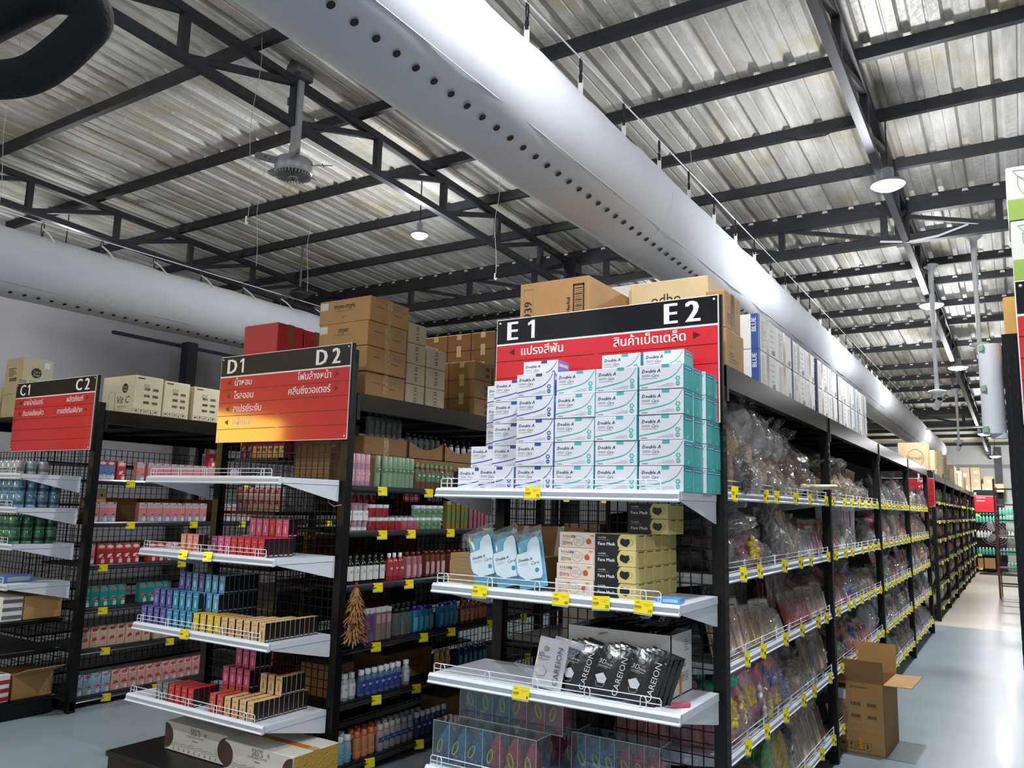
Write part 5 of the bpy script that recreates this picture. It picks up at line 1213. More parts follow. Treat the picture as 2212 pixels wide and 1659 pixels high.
DB = {'picture': dye('blue', '6f8ac0', 'b85a50', 'd8dce8'), 'rose': dye('rose', 'd88a8c', 'e6b0a8', '8fb4d4'), 'red': dye('red', 'c4404a', 'd89088', 'f0d8d0'), 'cherry': dye('cherry', 'b8363a', 'd0605a', 'efe2dc'), 'teal': dye('teal', '1f8f8c', '2aa29a', 'c86a60'), 'cream': dye('cream', 'd9b8a0', 'e2cbb6', 'c0463c', False), 'sky': dye('sky', '8ab4cc', 'a8cce0', 'd8786c'), 'blush': dye('blush', 'e0a49c', 'ecc0b4', 'c8564e')}
def dyerow(lv, z, seq):
    n = 0
    for (y0, k, c) in seq:
        for i in range(k):
            single(DB[c], 'hair_colour_box', '%s hair colour box, %s C aisle shelf, %s from the post' % (c, lv, od(min(29, n))), 'box', (-6.115 + U(-.004, .004), y0 + .073 * i, z + .013), 0, 'hair colour boxes'); n += 1
dyerow('top', CZ[5], [(3.60, 2, 'picture'), (3.76, 1, 'red'), (3.93, 1, 'rose'), (4.03, 13, 'rose')])
for i in range(2): single(DB['red'], 'hair_colour_box', 'red hair colour box standing on others at the far end, %s' % od(i), 'box', (-6.13, 4.62 + .073 * i, CZ[5] + .17), 0, 'hair colour boxes')
dyerow('fifth', CZ[4], [(3.57, 3, 'rose'), (3.98, 9, 'rose'), (4.75, 5, 'rose')])
dyerow('fourth', CZ[3], [(3.57, 1, 'rose'), (3.66, 5, 'cherry'), (4.1, 8, 'cherry'), (4.72, 4, 'red')])
dyerow('third', CZ[2], [(3.57, 5, 'teal'), (4.05, 4, 'teal'), (4.45, 6, 'teal')])
dyerow('second', CZ[1], [(3.6, 8, 'cream'), (4.22, 8, 'cream')])
dyerow('bottom', CZ[0], [(3.58, 4, 'sky'), (3.88, 12, 'blush')])
for i in range(3): carton('carton', 'dark kraft carton deep on the fifth C shelf, %s along' % od(i), -6.5, -6.25, 3.7 + .4 * i, 4.05 + .4 * i, CZ[4] + .013, CZ[4] + .2, KR2, tape='')
carton('carton', 'small beige carton resting over the boxes near the C post', -6.3, -6.13, 3.62, 3.7, CZ[4] + .17, CZ[4] + .27, KR3, None, lambda m, M, W, H: m.rect(W * .4, H * .4, W * .6, H * .6, INK, M, .001), tape='')
# ================================================================== D aisle side: bottles
def clear(n, c, a=.55): return pm('liq_' + n, c, .12, coat=.8, alpha=a, var=.05)
CAPS = {k: pm('cap_' + k, v, .35) for k, v in dict(white='e4e6ea', green='6a9a62', dkgreen='2c4a34', blue='3a48a8', black='18181a', orange='d07048', red='b03038', silver='b8bcc0', lime='8fa05a', pink='d8a8b8', copper='7c3a28', sage='93b08f').items()}
def bot(key, kind, liq, cap, lab=None):
    t = thing('bottle', 'prototype', 'bottle', (0, 0, -5))
    b = MB(); c = MB(); l = MB(); C_ = CAPS[cap]
    if kind == 'round': H_ = .17; b.lathe([(.024, 0), (.026, .004), (.026, .115), (.02, .13), (.009, .138), (.009, .145)], liq, 14); c.lathe([(.012, .143), (.012, .17), (.0001, .171)], C_, 12)
    if kind == 'micellar': b.lathe([(.025, 0), (.027, .005), (.026, .09), (.022, .11), (.014, .118), (.013, .122)], liq, 14); c.lathe([(.0185, .12), (.0185, .15), (.0001, .151)], C_, 14)
    if kind == 'tall': b.lathe([(.02, 0), (.021, .004), (.021, .14)], liq, 12); c.lathe([(.02, .14), (.02, .19), (.014, .198), (.0001, .199)], C_, 12)
    if kind == 'jar': b.lathe([(.027, 0), (.029, .003), (.029, .056)], liq, 14); c.lathe([(.031, .056), (.031, .078), (.0001, .079)], C_, 14)
    if kind == 'tubeup': b.lathe([(.02, .02), (.023, .05), (.021, .1), (.022, .15)], liq, 12, sy=.6); b.box(-.023, .023, -.002, .002, .15, .165, liq); c.lathe([(.018, 0), (.018, .02)], C_, 12)
    if kind == 'square': b.bbox(-.024, .024, -.018, .018, 0, .14, liq, .006); c.lathe([(.009, .14), (.009, .15), (.014, .15), (.014, .168), (.0001, .169)], C_, 10)
    if kind == 'carton': b.box(-.02, .02, -.018, .018, 0, .19, liq); c.box(-.021, .021, -.019, .019, .165, .192, C_)
    b.build('bottle_body', t); c.build('cap', t)
    if lab:
        Lm, z0, z1 = lab; r = {'round': .0265, 'micellar': .0272, 'tall': .0216, 'jar': .0296, 'tubeup': .024, 'square': .026, 'carton': .021}[kind]
        if kind in ('square', 'carton'): l.rect(-.017, z0, .017, z1, Lm, fr((r - (.0 if kind != 'square' else .0015), 0, 0), 'R'))
        else:
            n = 8; V = [(r * math.cos(a), r * math.sin(a), z) for z in (z0, z1) for a in [-1.1 + 2.2 * i / n for i in range(n + 1)]]; l.add(V, [(i, i + 1, n + 2 + i, n + 1 + i) for i in range(n)], Lm, smooth=True)
            M2 = fr((r + .0006, 0, 0), 'R'); l.rect(-.012, z0 + (z1 - z0) * .55, .012, z0 + (z1 - z0) * .75, PALEG if Lm is not PALEG else INK, M2)
        l.build('bottle_label', t)
    return t
LB = {k: pm('lab_' + k, v, .5) for k, v in dict(white='dfe0dc', blue='33489c', green='5c7f54', red='b23a44', pink='d6a0aa', navy='28305c', orange='d88a50', sky='6ab0cc', purple='6a4a9c').items()}
BT = dict(
 pinktall=bot('a', 'tall', pm('b_pink', 'b890a4', .3), 'pink', (LB['pink'], .03, .1)), greentall=bot('b', 'tall', pm('b_green', '8aa68c', .3), 'sage', (LB['green'], .09, .12)),
 clearcap=bot('c', 'round', clear('brown', '8a6c58'), 'green', (LB['green'], .05, .11)), jarred=bot('d', 'jar', pm('b_red', 'a8303a', .2, coat=.6), 'silver'), jarpink=bot('e', 'jar', pm('b_pinkjar', 'c06c78', .2, coat=.6), 'silver'), jargreen=bot('f', 'jar', pm('b_greenjar', '7cae80', .2, coat=.6), 'silver', (LB['green'], .02, .045)),
 pinktube=bot('g', 'tubeup', pm('b_mauve', 'b496a4', .3), 'white', (LB['white'], .06, .12)), yellowtube=bot('h', 'carton', pm('b_olive', '8c7c34', .3), 'lime', (LB['green'], .05, .12)), rosetube=bot('i', 'carton', pm('b_rose', 'a06870', .3), 'pink'),
 dark=bot('j', 'round', pm('b_dark', '1c1a18', .15, coat=.6), 'black', (LB['white'], .02, .105)), red=bot('k', 'round', pm('b_redb', 'a83838', .2, coat=.6), 'white', (LB['red'], .03, .1)), rose=bot('l', 'square', pm('b_roseb', 'b87c86', .2, coat=.6), 'copper', (LB['pink'], .02, .09)), brown=bot('m', 'square', pm('b_brownb', '7a4c38', .2, coat=.6), 'copper', (LB['pink'], .02, .1)),
 boxg=bot('n', 'carton', clear('g', '7ea87a', .8), 'white', (LB['green'], .02, .15)), boxp=bot('o', 'carton', clear('p', '8a7ab0', .8), 'white', (LB['purple'], .05, .15)), boxr=bot('p', 'carton', clear('r', 'a89090', .8), 'white', (LB['pink'], .1, .15)), clear=bot('q', 'square', clear('cl', '708078'), 'dkgreen'),
 bluecap=bot('r', 'square', clear('cy', '2c8cb4', .85), 'blue', (LB['sky'], .02, .1)), copper=bot('s', 'round', pm('b_copper', '8c4a30', .2, coat=.6), 'copper', (LB['orange'], .02, .1)), whiteb=bot('t', 'micellar', clear('w', 'c8d0d4', .7), 'white', (LB['white'], .02, .09)), bluemic=bot('u', 'micellar', clear('b', '6888b0', .8), 'white', (LB['blue'], .02, .09)),
 yellowbag=bot('v', 'tubeup', pm('b_yel', 'c8b070', .3), 'white', (LB['orange'], .05, .12)), navy=bot('w', 'square', clear('n', '2c4c70', .9), 'silver', (LB['sky'], .04, .1)), aqua=bot('x', 'micellar', clear('aq', 'a8d4dc', .65), 'white', (LB['sky'], .02, .06)), orange=bot('y', 'micellar', clear('or', 'd8946c', .75), 'orange', (LB['orange'], .01, .05)), pale=bot('z', 'micellar', clear('pa', 'c0b8b4', .7), 'silver', (LB['blue'], .05, .08)), navmic=bot('aa', 'micellar', clear('nv', '485c88', .85), 'white', (LB['navy'], .02, .09)),
 bigclear=bot('bb', 'square', clear('big', '8a9490', .5), 'dkgreen'))
names = dict(pinktall='tall pink spray', greentall='tall green spray', clearcap='brownish bottle with green cap', jarred='red jar', jarpink='pink jar', jargreen='green jar', pinktube='mauve tube', yellowtube='olive boxed tube', rosetube='rose boxed tube', dark='dark bottle with white label', red='red bottle', rose='rose bottle', brown='brown bottle', boxg='clear box with green insert', boxp='clear box with purple insert', boxr='clear box with pink insert', clear='plain clear bottle', bluecap='cyan bottle with blue cap', copper='copper bottle', whiteb='whitish bottle', bluemic='blue label bottle', yellowbag='yellow upright tube', navy='navy bottle', aqua='aqua bottle', orange='orange bottle', pale='pale bottle with silver cap', navmic='navy label bottle', bigclear='large clear bottle')
used = set(); cnt = {}
def brow(lv, z, seq, x=-3.42, zt=0, note=''):
    for (y0, k, c, p) in seq:
        for i in range(k):
            key = (lv, c, note); n = cnt.get(key, 0); cnt[key] = n + 1
            o = dup(BT[c], (x + U(-.004, .004), y0 + p * i, z + .013 + zt), U(-.15, .15), '%s, %s D aisle shelf%s, %s along' % (names[c], lv, note, od(min(n, 29))), 'toiletries on the D aisle shelves')
            used.add(c)
brow('top', DZ[5], [(3.60, 4, 'pinktall', .044), (3.83, 1, 'greentall', .04), (3.9, 7, 'greentall', .043), (4.22, 8, 'clearcap', .054), (4.7, 3, 'navy', .06), (5.0, 5, 'bluecap', .06)])
brow('fifth', DZ[4], [(3.59, 4, 'pinktube', .047), (3.79, 5, 'jarred', .062), (4.1, 3, 'jarpink', .062), (4.29, 4, 'jargreen', .062), (4.58, 5, 'yellowtube', .052), (4.85, 5, 'rosetube', .05)])
brow('fifth', DZ[4], [(3.79, 3, 'jarred', .062), (4.23, 5, 'jargreen', .062)], zt=.08, note=' second layer')
for q in range(3): brow('fifth', DZ[4], [(3.68, 4, 'jarred', .062)], x=-3.49, zt=.08 * q, note=' rear %s layer' % ['low', 'middle', 'high'][q])
brow('fourth', DZ[3], [(3.57, 7, 'dark', .056), (3.98, 3, 'red', .055), (4.16, 3, 'rose', .058), (4.36, 4, 'brown', .056), (4.62, 6, 'brown', .056)])
brow('fourth', DZ[3], [(3.6, 8, 'dark', .056), (4.2, 10, 'brown', .056)], x=-3.50, note=' behind')
brow('third', DZ[2], [(3.62, 3, 'boxg', .05), (3.78, 2, 'boxp', .05), (3.89, 3, 'boxr', .05), (4.08, 3, 'clear', .055), (4.26, 4, 'bluecap', .056), (4.54, 4, 'bluecap', .056), (4.8, 6, 'copper', .055)])
brow('third', DZ[2], [(4.2, 6, 'navy', .056)], x=-3.6, zt=.0, note=' behind')
brow('second', DZ[1], [(3.58, 3, 'whiteb', .06), (3.78, 7, 'bluemic', .057), (4.2, 1, 'whiteb', .06), (4.52, 3, 'yellowbag', .058), (4.78, 6, 'navy', .06)])
brow('bottom', DZ[0], [(3.57, 3, 'aqua', .06), (3.77, 3, 'orange', .062), (3.97, 6, 'pale', .058), (4.33, 6, 'navmic', .058)])
brow('bottom', DZ[0], [(3.6, 3, 'aqua', .06), (3.8, 5, 'orange', .06), (4.1, 7, 'pale', .058)], x=-3.50, note=' behind')
# trays of bottles under the D top beam
def tray(y0, y1, z0, h, label, n, kind, x0=-3.78, x1=-3.46):
    t = thing('carton_tray', label, 'carton', ((x0 + x1) / 2, (y0 + y1) / 2, z0)); w, d = (x1 - x0) / 2, (y1 - y0) / 2
    m = MB().box(-w, w, -d, -d + .004, 0, h, KR2).box(-w, w, d - .004, d, 0, h, KR2).box(-w, -w + .004, -d, d, 0, h, KR2).box(-w, w, -d, d, 0, .004, KR2)
    k = 10; P = [(-d, 0), (d, 0)] + [(d - 2 * d * i / k, h * (1 - .45 * math.sin(PI * i / k))) for i in range(k + 1)]
    m.prism(P, .004, KR2, Matrix(((0, 0, 1, w - .004), (1, 0, 0, 0), (0, 1, 0, 0), (0, 0, 0, 1)))); m.build('tray_body', t)
    for i in range(n): dup(BT[kind], (x1 - .04, y0 + .03 + (y1 - y0 - .05) * i / max(1, n - 1) * .96, z0 + .006), 0, '%s standing in a tray, %s, %s along' % (names[kind], label.split(',')[-1].strip().replace(' on the top D shelf', ''), od(i)), 'bottles in trays on row D')
carton('carton', 'brown taped carton under the D top beam, nearest the post', -3.8, -3.46, 3.74, 4.16, DZ[5] + .215, DZ[5] + .33, KR2, None, None, tape='R', tmat=MATS['shiny_tape'])
carton('carton', 'hidden brown carton carrying the pile on the top D shelf', -3.8, -3.455, 3.74, 4.97, DZ[5] + .013, DZ[5] + .213, KR2, tape='')
tray(4.18, 4.56, DZ[5] + .215, .12, 'cut-away brown tray, middle one on the top D shelf', 6, 'clear')
tray(4.58, 4.96, DZ[5] + .215, .12, 'cut-away brown tray, far one on the top D shelf', 5, 'dark')
for i in range(6): dup(BT['bigclear'], (-3.53, 3.86 + .056 * i, DZ[5] + .33), 0, 'large clear bottle standing on the brown carton, %s along' % od(i), 'bottles in trays on row D')
t = thing('white_note_box', 'white box with handwriting deep behind the D post', 'box', (-3.85, 3.6, 1.98)); MB().box(-.1, .1, 0, .4, 0, .12, CREAM).build('box_body', t)
carton('carton', 'kraft carton standing behind the bottles on the second D shelf', -3.75, -3.5, 3.6, 3.8, DZ[1] + .013, DZ[1] + .2, KR, tape='')
carton('carton', 'kraft carton with black marks behind the single bottle', -3.8, -3.52, 4.1, 4.6, DZ[1] + .013, DZ[1] + .19, KR2, None, lambda m, M, W, H: icons(m, M, W * .4, H * .4, H * .35, 3), tape='')
carton('carton', 'brown carton at the far end of the bottom D shelf', -3.7, -3.48, 4.72, 5.0, DZ[0] + .013, DZ[0] + .17, KR, None, None, tape='')
# interior of row D and E seen through the end mesh
carton('carton', 'kraft carton behind the end mesh under the D sign', -3.95, -3.62, 3.62, 3.9, DZ[5] + .013, 1.99, KR2, tape='R')
for i in range(7): single(DB['red'], 'hair_colour_box', 'red box showing through the top of the D mesh, %s along' % od(i), 'box', (-4.45 + .062 * i, 3.6, 1.86), -PI / 2, 'red boxes behind the D mesh')
for i in range(6): single(DB['blush'], 'hair_colour_box', 'pinkish box showing low through the D mesh, %s along' % od(i), 'box', (-4.45 + .07 * i, 3.6, 1.51), -PI / 2, 'boxes behind the D mesh')
carton('carton', 'white framed carton behind the D mesh above the pink cartons', -4.3, -4.02, 3.62, 3.9, 1.51, 1.7, WCART, tape='')
for k in BT:          # take the prototypes out again
    for ch in list(BT[k].children): bpy.data.objects.remove(ch)
    bpy.data.objects.remove(BT[k])
# shampoo bottles on the end rack
g = MB().lathe([(.035, 0), (.038, .01), (.038, .15), (.02, .17)], pm('shampoo_green', '58b49a', .3), 10); g.lathe([(.02, .17), (.02, .2), (.001, .2)], CAPS['white'], 8); gm = g.mesh('bottle')
g = MB().lathe([(.035, 0), (.038, .01), (.038, .15), (.02, .17)], pm('shampoo_white', 'd6dadc', .3), 10); g.lathe([(.02, .17), (.02, .2), (.001, .2)], CAPS['white'], 8); wm = g.mesh('bottle')
for r, (z, me, c, xa) in enumerate(((1.65, gm, 'green', -1.5), (1.42, gm, 'green', -1.5), (.98, wm, 'white', -1.4), (.5, gm, 'green', -1.3), (.1, gm, 'green', -.35))):
    x = xa; i = 0
    while x < -.1: single(me, 'bottle', '%s shampoo bottle on the end rack, %s shelf from the top, %s along' % (c, od(r), od(i)), 'bottle', (x, 27.35, z), 0, 'shampoo bottles on the end rack'); x += .085; i += 1
for i in range(2): carton('carton', 'kraft carton low on the end rack, %s of two' % od(i), -1.25 + .3 * i, -.98 + .3 * i, 27.34, 27.5, .1, .4, KR, tape='')
# ================================================================== bagged goods on the aisle side of row E
FILM = film('bag_film', 'f6f4f2', .035, 1.0, 26, .07)
FILMS = [FILM, film('bag_film_milky', 'eceaea', .12, 1.0, 20, .12, .7), FILM, film('bag_film_shiny', 'fbfbfb', .02, 1.2, 34, .04, .85)]
def content(name, c1, c2, rough=.5): return pm('goods_' + name, c1, rough, col2=c2, scale=11, var=.2, coat=.3, bump=.9, bscale=30)
PAL = {n: content(n, *c) for n, c in dict(tan=('8a6e52', 'c8b494'), brown=('5a3a28', '94643e'), plum=('4c2c44', '7c4c64'), navy=('2c3450', '5c4a68'), pink=('d87ca0', 'f0c0cc'), hotpink=('c83c7c', 'ec8cb0'), coral=('d85c4c', 'f0a088'), red=('a8343c', 'd87c74'), black=('141416', '3c3a3a'), grey=('6c6a68', 'a8a49e'), silver=('a4a4aa', 'dcdce2'), cream=('cbb88e', 'e8dcc0'), gold=('b08a3c', 'dcc07c'), beige=('b89c84', 'd8c4b0'), green=('3c9a54', '8cd48c'), yellow=('d8b420', 'f0dc50'), white=('c8c8cc', 'ececf0'), mauve=('946c88', 'd0a8c0'), orange=('e08830', 'f4b860'), blue=('34489c', '6c84c8')).items()}
ACC = {'pink': 'yellow', 'hotpink': 'white', 'coral': 'blue', 'plum': 'silver', 'navy': 'plum'}
def bagmesh(seed, w, d, h, mat, acc=None, tied=True, stiff=0.0):
    """lumpy goods (mesh 1) and a crinkled clear bag around them with a gathered top (mesh 2).  base at z=0, width along y"""
    rnd = random.Random(seed); n, k = 20, 12; ph = [rnd.uniform(0, 6) for _ in range(8)]
    def shell(sc, flare):
        V = []; rows = k + (3 if flare else 0)
        for j in range(rows + 1):
            v = min(1, j / k); base = math.sin(PI * min(.93, .1 + .84 * v)) ** .5
            z = h * v * .86; tw = 1
            if j > k: q = j - k; z = h * (.86 + .09 * q); tw = [.35, .75, 1.0][q - 1]; base = .6 * tw
            for i in range(n):
                a = 2 * PI * i / n; l = 1 + .13 * math.sin(2 * a + ph[0] + 2 * v) + .09 * math.sin(5 * a + ph[1] + 4 * v) + .07 * math.sin(9 * v + 3 * a + ph[2])
                if flare: l += .07 * math.sin(11 * a + ph[3] + 9 * v)
                ca, sa = math.cos(a), math.sin(a); pw = .75
                jt = .012 if flare is not None and sc > 1 else .004; V.append((d / 2 * sc * base * l * abs(ca) ** pw * (1 if ca > 0 else -1) + rnd.uniform(-jt, jt), w / 2 * sc * base * l * abs(sa) ** pw * (1 if sa > 0 else -1) + rnd.uniform(-jt, jt), max(0, z + (.012 * math.sin(3 * a + ph[4]) + rnd.uniform(-jt, jt)) * (j > 0))))
        F = [t for j in range(rows) for i in range(n) for t in (((j * n + i, j * n + (i + 1) % n, (j + 1) * n + (i + 1) % n), (j * n + i, (j + 1) * n + (i + 1) % n, (j + 1) * n + i)) if sc > 1 else ((j * n + i, j * n + (i + 1) % n, (j + 1) * n + (i + 1) % n, (j + 1) * n + i),))]
        return V, F, rows
    g = MB(); V, F, r_ = shell(.82, False); g.add(V, F, mat, smooth=True); g.add(V, [tuple(range(n - 1, -1, -1)), tuple(range(r_ * n, r_ * n + n))], mat)
    if acc:
        for q in range(2):
            a = rnd.uniform(-.9, .3) + q * .7; zz = rnd.uniform(.25, .65) * h; T_ = Matrix.Translation((d * .4 * math.cos(a), w * .38 * math.sin(a), zz)) @ Matrix.Rotation(PI / 2 - .1, 4, 'Y') @ Matrix.Rotation(rnd.uniform(0, 6), 4, 'Z')
            for b in range(5): g.lathe([(.001, -.012), (.02, -.008), (.026, 0), (.018, .01), (.001, .014)], acc, 7, c=(0, 0, 0), M=T_ @ Matrix.Rotation(b * 1.257, 4, 'Z') @ Matrix.Translation((.028, 0, 0)), sy=.65)
            g.lathe([(.001, -.01), (.013, 0), (.001, .018)], PAL['white'], 7, M=T_)
    f_ = MB(); V, F, r_ = shell(1.05, tied); f_.add(V, F, FILMS[seed % 4])
    return g.mesh('goods'), f_.mesh('clear_bag')
def packmesh(seed, w, h, mat, head, thick=.02):
    rnd = random.Random(seed); g = MB(); g.box(-thick * .3, 0, -w / 2, w / 2, 0, h, mat); Rr = fr((.0006, -w / 2, 0), 'R')
    g.rect(0, h * .84, w, h, head, Rr); g.rect(w * .2, h * .87, w * .8, h * .9, INK, Rr, .0004)
    k = 5
    for i in range(k): g.bbox(0, thick * rnd.uniform(.5, 1), -w / 2 + w * (i + .15) / k, -w / 2 + w * (i + .85) / k, h * rnd.uniform(.05, .12), h * rnd.uniform(.5, .8), mat, .003)
    f_ = MB(); n = 6; V = []
    for j in range(n + 1):
        for i in range(n + 1):
            a, b = i / n, j / n; V.append((thick * 1.3 * math.sin(PI * a) ** .5 * math.sin(PI * min(.98, b + .03)) ** .4 + rnd.uniform(-.006, .006), (a - .5) * w * 1.08, b * h * 1.04))
    f_.add(V, [(a, a + 1, a + n + 2, a + n + 1) for j in range(n) for i in range(n) for a in (j * (n + 1) + i,)], FILM)
    return g.mesh('goods'), f_.mesh('clear_bag')
def sticks(seed, w, h, mat, n=14):
    rnd = random.Random(seed); g = MB()
    for i in range(n):
        y = (i / (n - 1) - .5) * w * .5; l = rnd.uniform(-.1, .1) + (i / (n - 1) - .5) * .7; g.cyl((rnd.uniform(-.02, .02), y, 0), (.01 + rnd.uniform(-.02, .03), y + l * h * .6, h * rnd.uniform(.75, 1)), .0045, mat, 5)
    f_ = MB(); f_.add([(.03, -w * .35, 0), (.03, w * .35, 0), (.045, w * .55, h * .95), (.045, -w * .55, h * .95), (.05, 0, h * .5)], [(0, 1, 4), (1, 2, 4), (2, 3, 4), (3, 0, 4)], FILM)
    return g.mesh('goods'), f_.mesh('clear_bag')
MC = {}
def goods(kind, col, var, w, h, d):
    k = (kind, col, var, w, h, d)
    if k not in MC:
        s_ = hash(var) % 97 + var * 7 + int(w * 100)
        if kind == 'bag': MC[k] = bagmesh(s_, w, d, h, PAL[col], PAL.get(ACC.get(col)) if ACC.get(col) else None)
        elif kind == 'pillow': MC[k] = bagmesh(s_, w, d, h, PAL[col], None, False)
        elif kind == 'packet': MC[k] = packmesh(s_, w, h, PAL[col], PAL[['white', 'cream', 'beige', 'silver'][var % 4]], d)
        elif kind == 'sticks': MC[k] = sticks(s_, w, h, PAL[col])
        elif kind == 'box':
            m = MB(); m.bbox(-d, 0, -w / 2, w / 2, 0, h, PAL[col], .002); Rr = fr((.0005, -w / 2, 0), 'R'); m.rect(w * .1, h * .1, w * .9, h * .3, PAL['white'], Rr); m.rect(w * .2, h * .5, w * .8, h * .9, PAL['red'], Rr); MC[k] = (m.mesh('goods'), None)
    return MC[k]
NM = {'bag': 'bagged bundle', 'pillow': 'rounded bag', 'packet': 'flat packet', 'sticks': 'bundle of sticks', 'box': 'upright box'}
CN = {}
def place(kind, col, x, y, z, w, h, d, where, grp, var=0, rx=0, ry=0, rz=0):
    g, f_ = goods(kind, col, var, w, h, d)
    key = (kind, col, where); n = CN.get(key, 0); CN[key] = n + 1
    o = single(g, {'bag': 'goods_bag', 'pillow': 'goods_bag', 'packet': 'goods_packet', 'sticks': 'stick_bundle', 'box': 'goods_box'}[kind], '%s %s, %s, %s along' % (col, NM[kind], where, od(min(n, 29))), {'bag': 'bag', 'pillow': 'bag', 'packet': 'packet', 'sticks': 'bundle', 'box': 'box'}[kind], (x, y, z), 0, grp)
    o.rotation_euler = (rx, ry, rz)
    if kind == 'bag': o.scale = (1, U(.85, 1.15), U(.85, 1.1))
    if f_:
        b = bpy.data.objects.new('clear_bag', f_); COL.objects.link(b); b.parent = o
    return o
def shelfrow(bay, lv, items):
    """items: (kind, col, y0, n, step, w, h, d, zt, lean)"""
    z = EZ[lv] + .014
    for it in items:
        kind, col, y0, n, step, w, h, d = it[:8]; zt = it[8] if len(it) > 8 else 0; ln = it[9] if len(it) > 9 else .28; xo = it[10] if len(it) > 10 else 0
        for i in range(n):
            if kind == 'packet':
                place(kind, col, -1.12 - xo + U(-.01, .01), y0 + step * i, z + zt + .004, w, h * U(.92, 1.04), d, '%s E shelf of bay %s' % (EW[lv], ['one', 'two', 'three', 'four'][bay]), 'bagged accessories on row E', i % 3, U(-.06, .06), -ln + U(-.05, .05), U(-.25, .1))
            elif kind == 'sticks':
                place(kind, col, -1.2 - xo, y0 + step * i, z + zt, w, h, d, '%s E shelf of bay %s' % (EW[lv], ['one', 'two', 'three', 'four'][bay]), 'bagged accessories on row E', i % 3, U(-.1, .1), -.1, 0)
            else:
                place(kind, col, -1.1 - d / 2 * .95 - xo, y0 + step * i, z + zt, w, h, d, '%s E shelf of bay %s' % (EW[lv], ['one', 'two', 'three', 'four'][bay]), 'bagged accessories on row E', i % 4, U(-.16, .16), U(-.12, .06), U(-.4, .4))
# bay one
shelfrow(0, 4, [('bag', 'grey', 3.56, 1, .2, .16, .32, .2), ('bag', 'tan', 3.74, 2, .2, .24, .34, .26), ('bag', 'silver', 3.95, 2, .24, .24, .26, .24, .2), ('bag', 'black', 3.78, 1, .2, .18, .2, .12, 0, .1, -.03), ('bag', 'white', 4.0, 1, .2, .24, .17, .1, 0, 0, -.02), ('bag', 'beige', 4.3, 2, .2, .22, .27, .24), ('bag', 'silver', 4.42, 2, .2, .26, .2, .22, .19), ('bag', 'grey', 4.36, 1, .2, .14, .12, .1, 0, 0, -.02),
    ('bag', 'brown', 4.78, 2, .24, .3, .4, .3), ('bag', 'cream', 4.62, 2, .2, .16, .12, .1), ('pillow', 'cream', 4.9, 1, .2, .24, .09, .12), ('bag', 'brown', 5.3, 1, .2, .2, .24, .2), ('bag', 'tan', 5.52, 1, .1, .16, .2, .2)])
shelfrow(0, 3, [('pillow', 'navy', 3.72, 1, .2, .42, .12, .3), ('pillow', 'plum', 3.73, 1, .2, .44, .11, .3, .085), ('pillow', 'navy', 3.72, 1, .2, .42, .12, .3, .165), ('pillow', 'plum', 3.68, 1, .2, .3, .1, .26, .245), ('bag', 'grey', 3.54, 1, .1, .08, .24, .1, 0, 0, -.01), ('bag', 'pink', 4.02, 1, .2, .24, .17, .16), ('bag', 'mauve', 4.12, 1, .2, .2, .15, .14), ('bag', 'red', 4.08, 1, .1, .16, .22, .12, .02, 0, .12), ('bag', 'tan', 4.3, 1, .2, .2, .3, .2, 0, 0, .1),
    ('bag', 'black', 4.36, 2, .11, .13, .32, .14), ('bag', 'tan', 4.55, 2, .09, .1, .32, .12), ('bag', 'cream', 4.74, 2, .13, .14, .22, .12), ('box', 'cream', 4.9, 4, .14, .13, .3, .2, 0, 0, .12), ('packet', 'white', 4.95, 5, .1, .1, .17, .02), ('packet', 'pink', 5.42, 3, .08, .1, .2, .02)])
shelfrow(0, 2, [('packet', 'beige', 3.55, 5, .06, .16, .26, .03), ('sticks', 'black', 3.8, 3, .18, .3, .34, .1, 0, .2, .06), ('packet', 'gold', 3.86, 5, .05, .13, .2, .02), ('packet', 'tan', 4.14, 5, .05, .14, .2, .02), ('sticks', 'brown', 4.6, 2, .14, .22, .32, .1), ('packet', 'white', 4.34, 4, .06, .1, .13, .02), ('packet', 'red', 4.72, 8, .06, .12, .2, .03), ('packet', 'gold', 4.9, 2, .07, .13, .12, .02), ('bag', 'red', 4.95, 3, .2, .22, .24, .2, .03, 0, .1), ('packet', 'beige', 5.24, 6, .07, .14, .2, .02)])
shelfrow(0, 1, [('bag', 'pink', 3.62, 2, .16, .24, .3, .14), ('bag', 'mauve', 3.6, 1, .1, .2, .3, .16, 0, 0, .14), ('bag', 'pink', 3.92, 1, .2, .26, .31, .16), ('bag', 'hotpink', 4.1, 1, .2, .2, .33, .16), ('bag', 'coral', 4.3, 2, .18, .22, .33, .18), ('bag', 'yellow', 4.14, 1, .1, .12, .12, .08, .06), ('bag', 'pink', 4.2, 2, .17, .18, .2, .1), ('bag', 'blue', 4.5, 1, .1, .14, .16, .1, .02), ('bag', 'green', 4.1, 1, .1, .12, .1, .08),
    ('bag', 'mauve', 4.62, 3, .2, .22, .3, .2, 0, 0, .08), ('bag', 'beige', 4.8, 3, .17, .18, .2, .14), ('packet', 'silver', 5.0, 4, .1, .12, .16, .03), ('bag', 'grey', 5.3, 2, .17, .2, .25, .16), ('packet', 'tan', 5.2, 3, .14, .2, .28, .02, .05)])
shelfrow(0, 0, [('bag', 'black', 3.6, 3, .2, .24, .24, .2), ('bag', 'navy', 4.16, 1, .2, .24, .22, .2), ('sticks', 'green', 4.3, 2, .08, .2, .34, .1), ('sticks', 'yellow', 4.5, 3, .09, .24, .33, .1), ('bag', 'yellow', 4.34, 2, .16, .14, .3, .08), ('bag', 'green', 4.2, 1, .1, .1, .32, .08), ('bag', 'black', 4.7, 1, .2, .24, .2, .16, .1), ('packet', 'beige', 4.8, 6, .09, .2, .3, .02), ('packet', 'brown', 5.3, 5, .05, .16, .26, .02)])
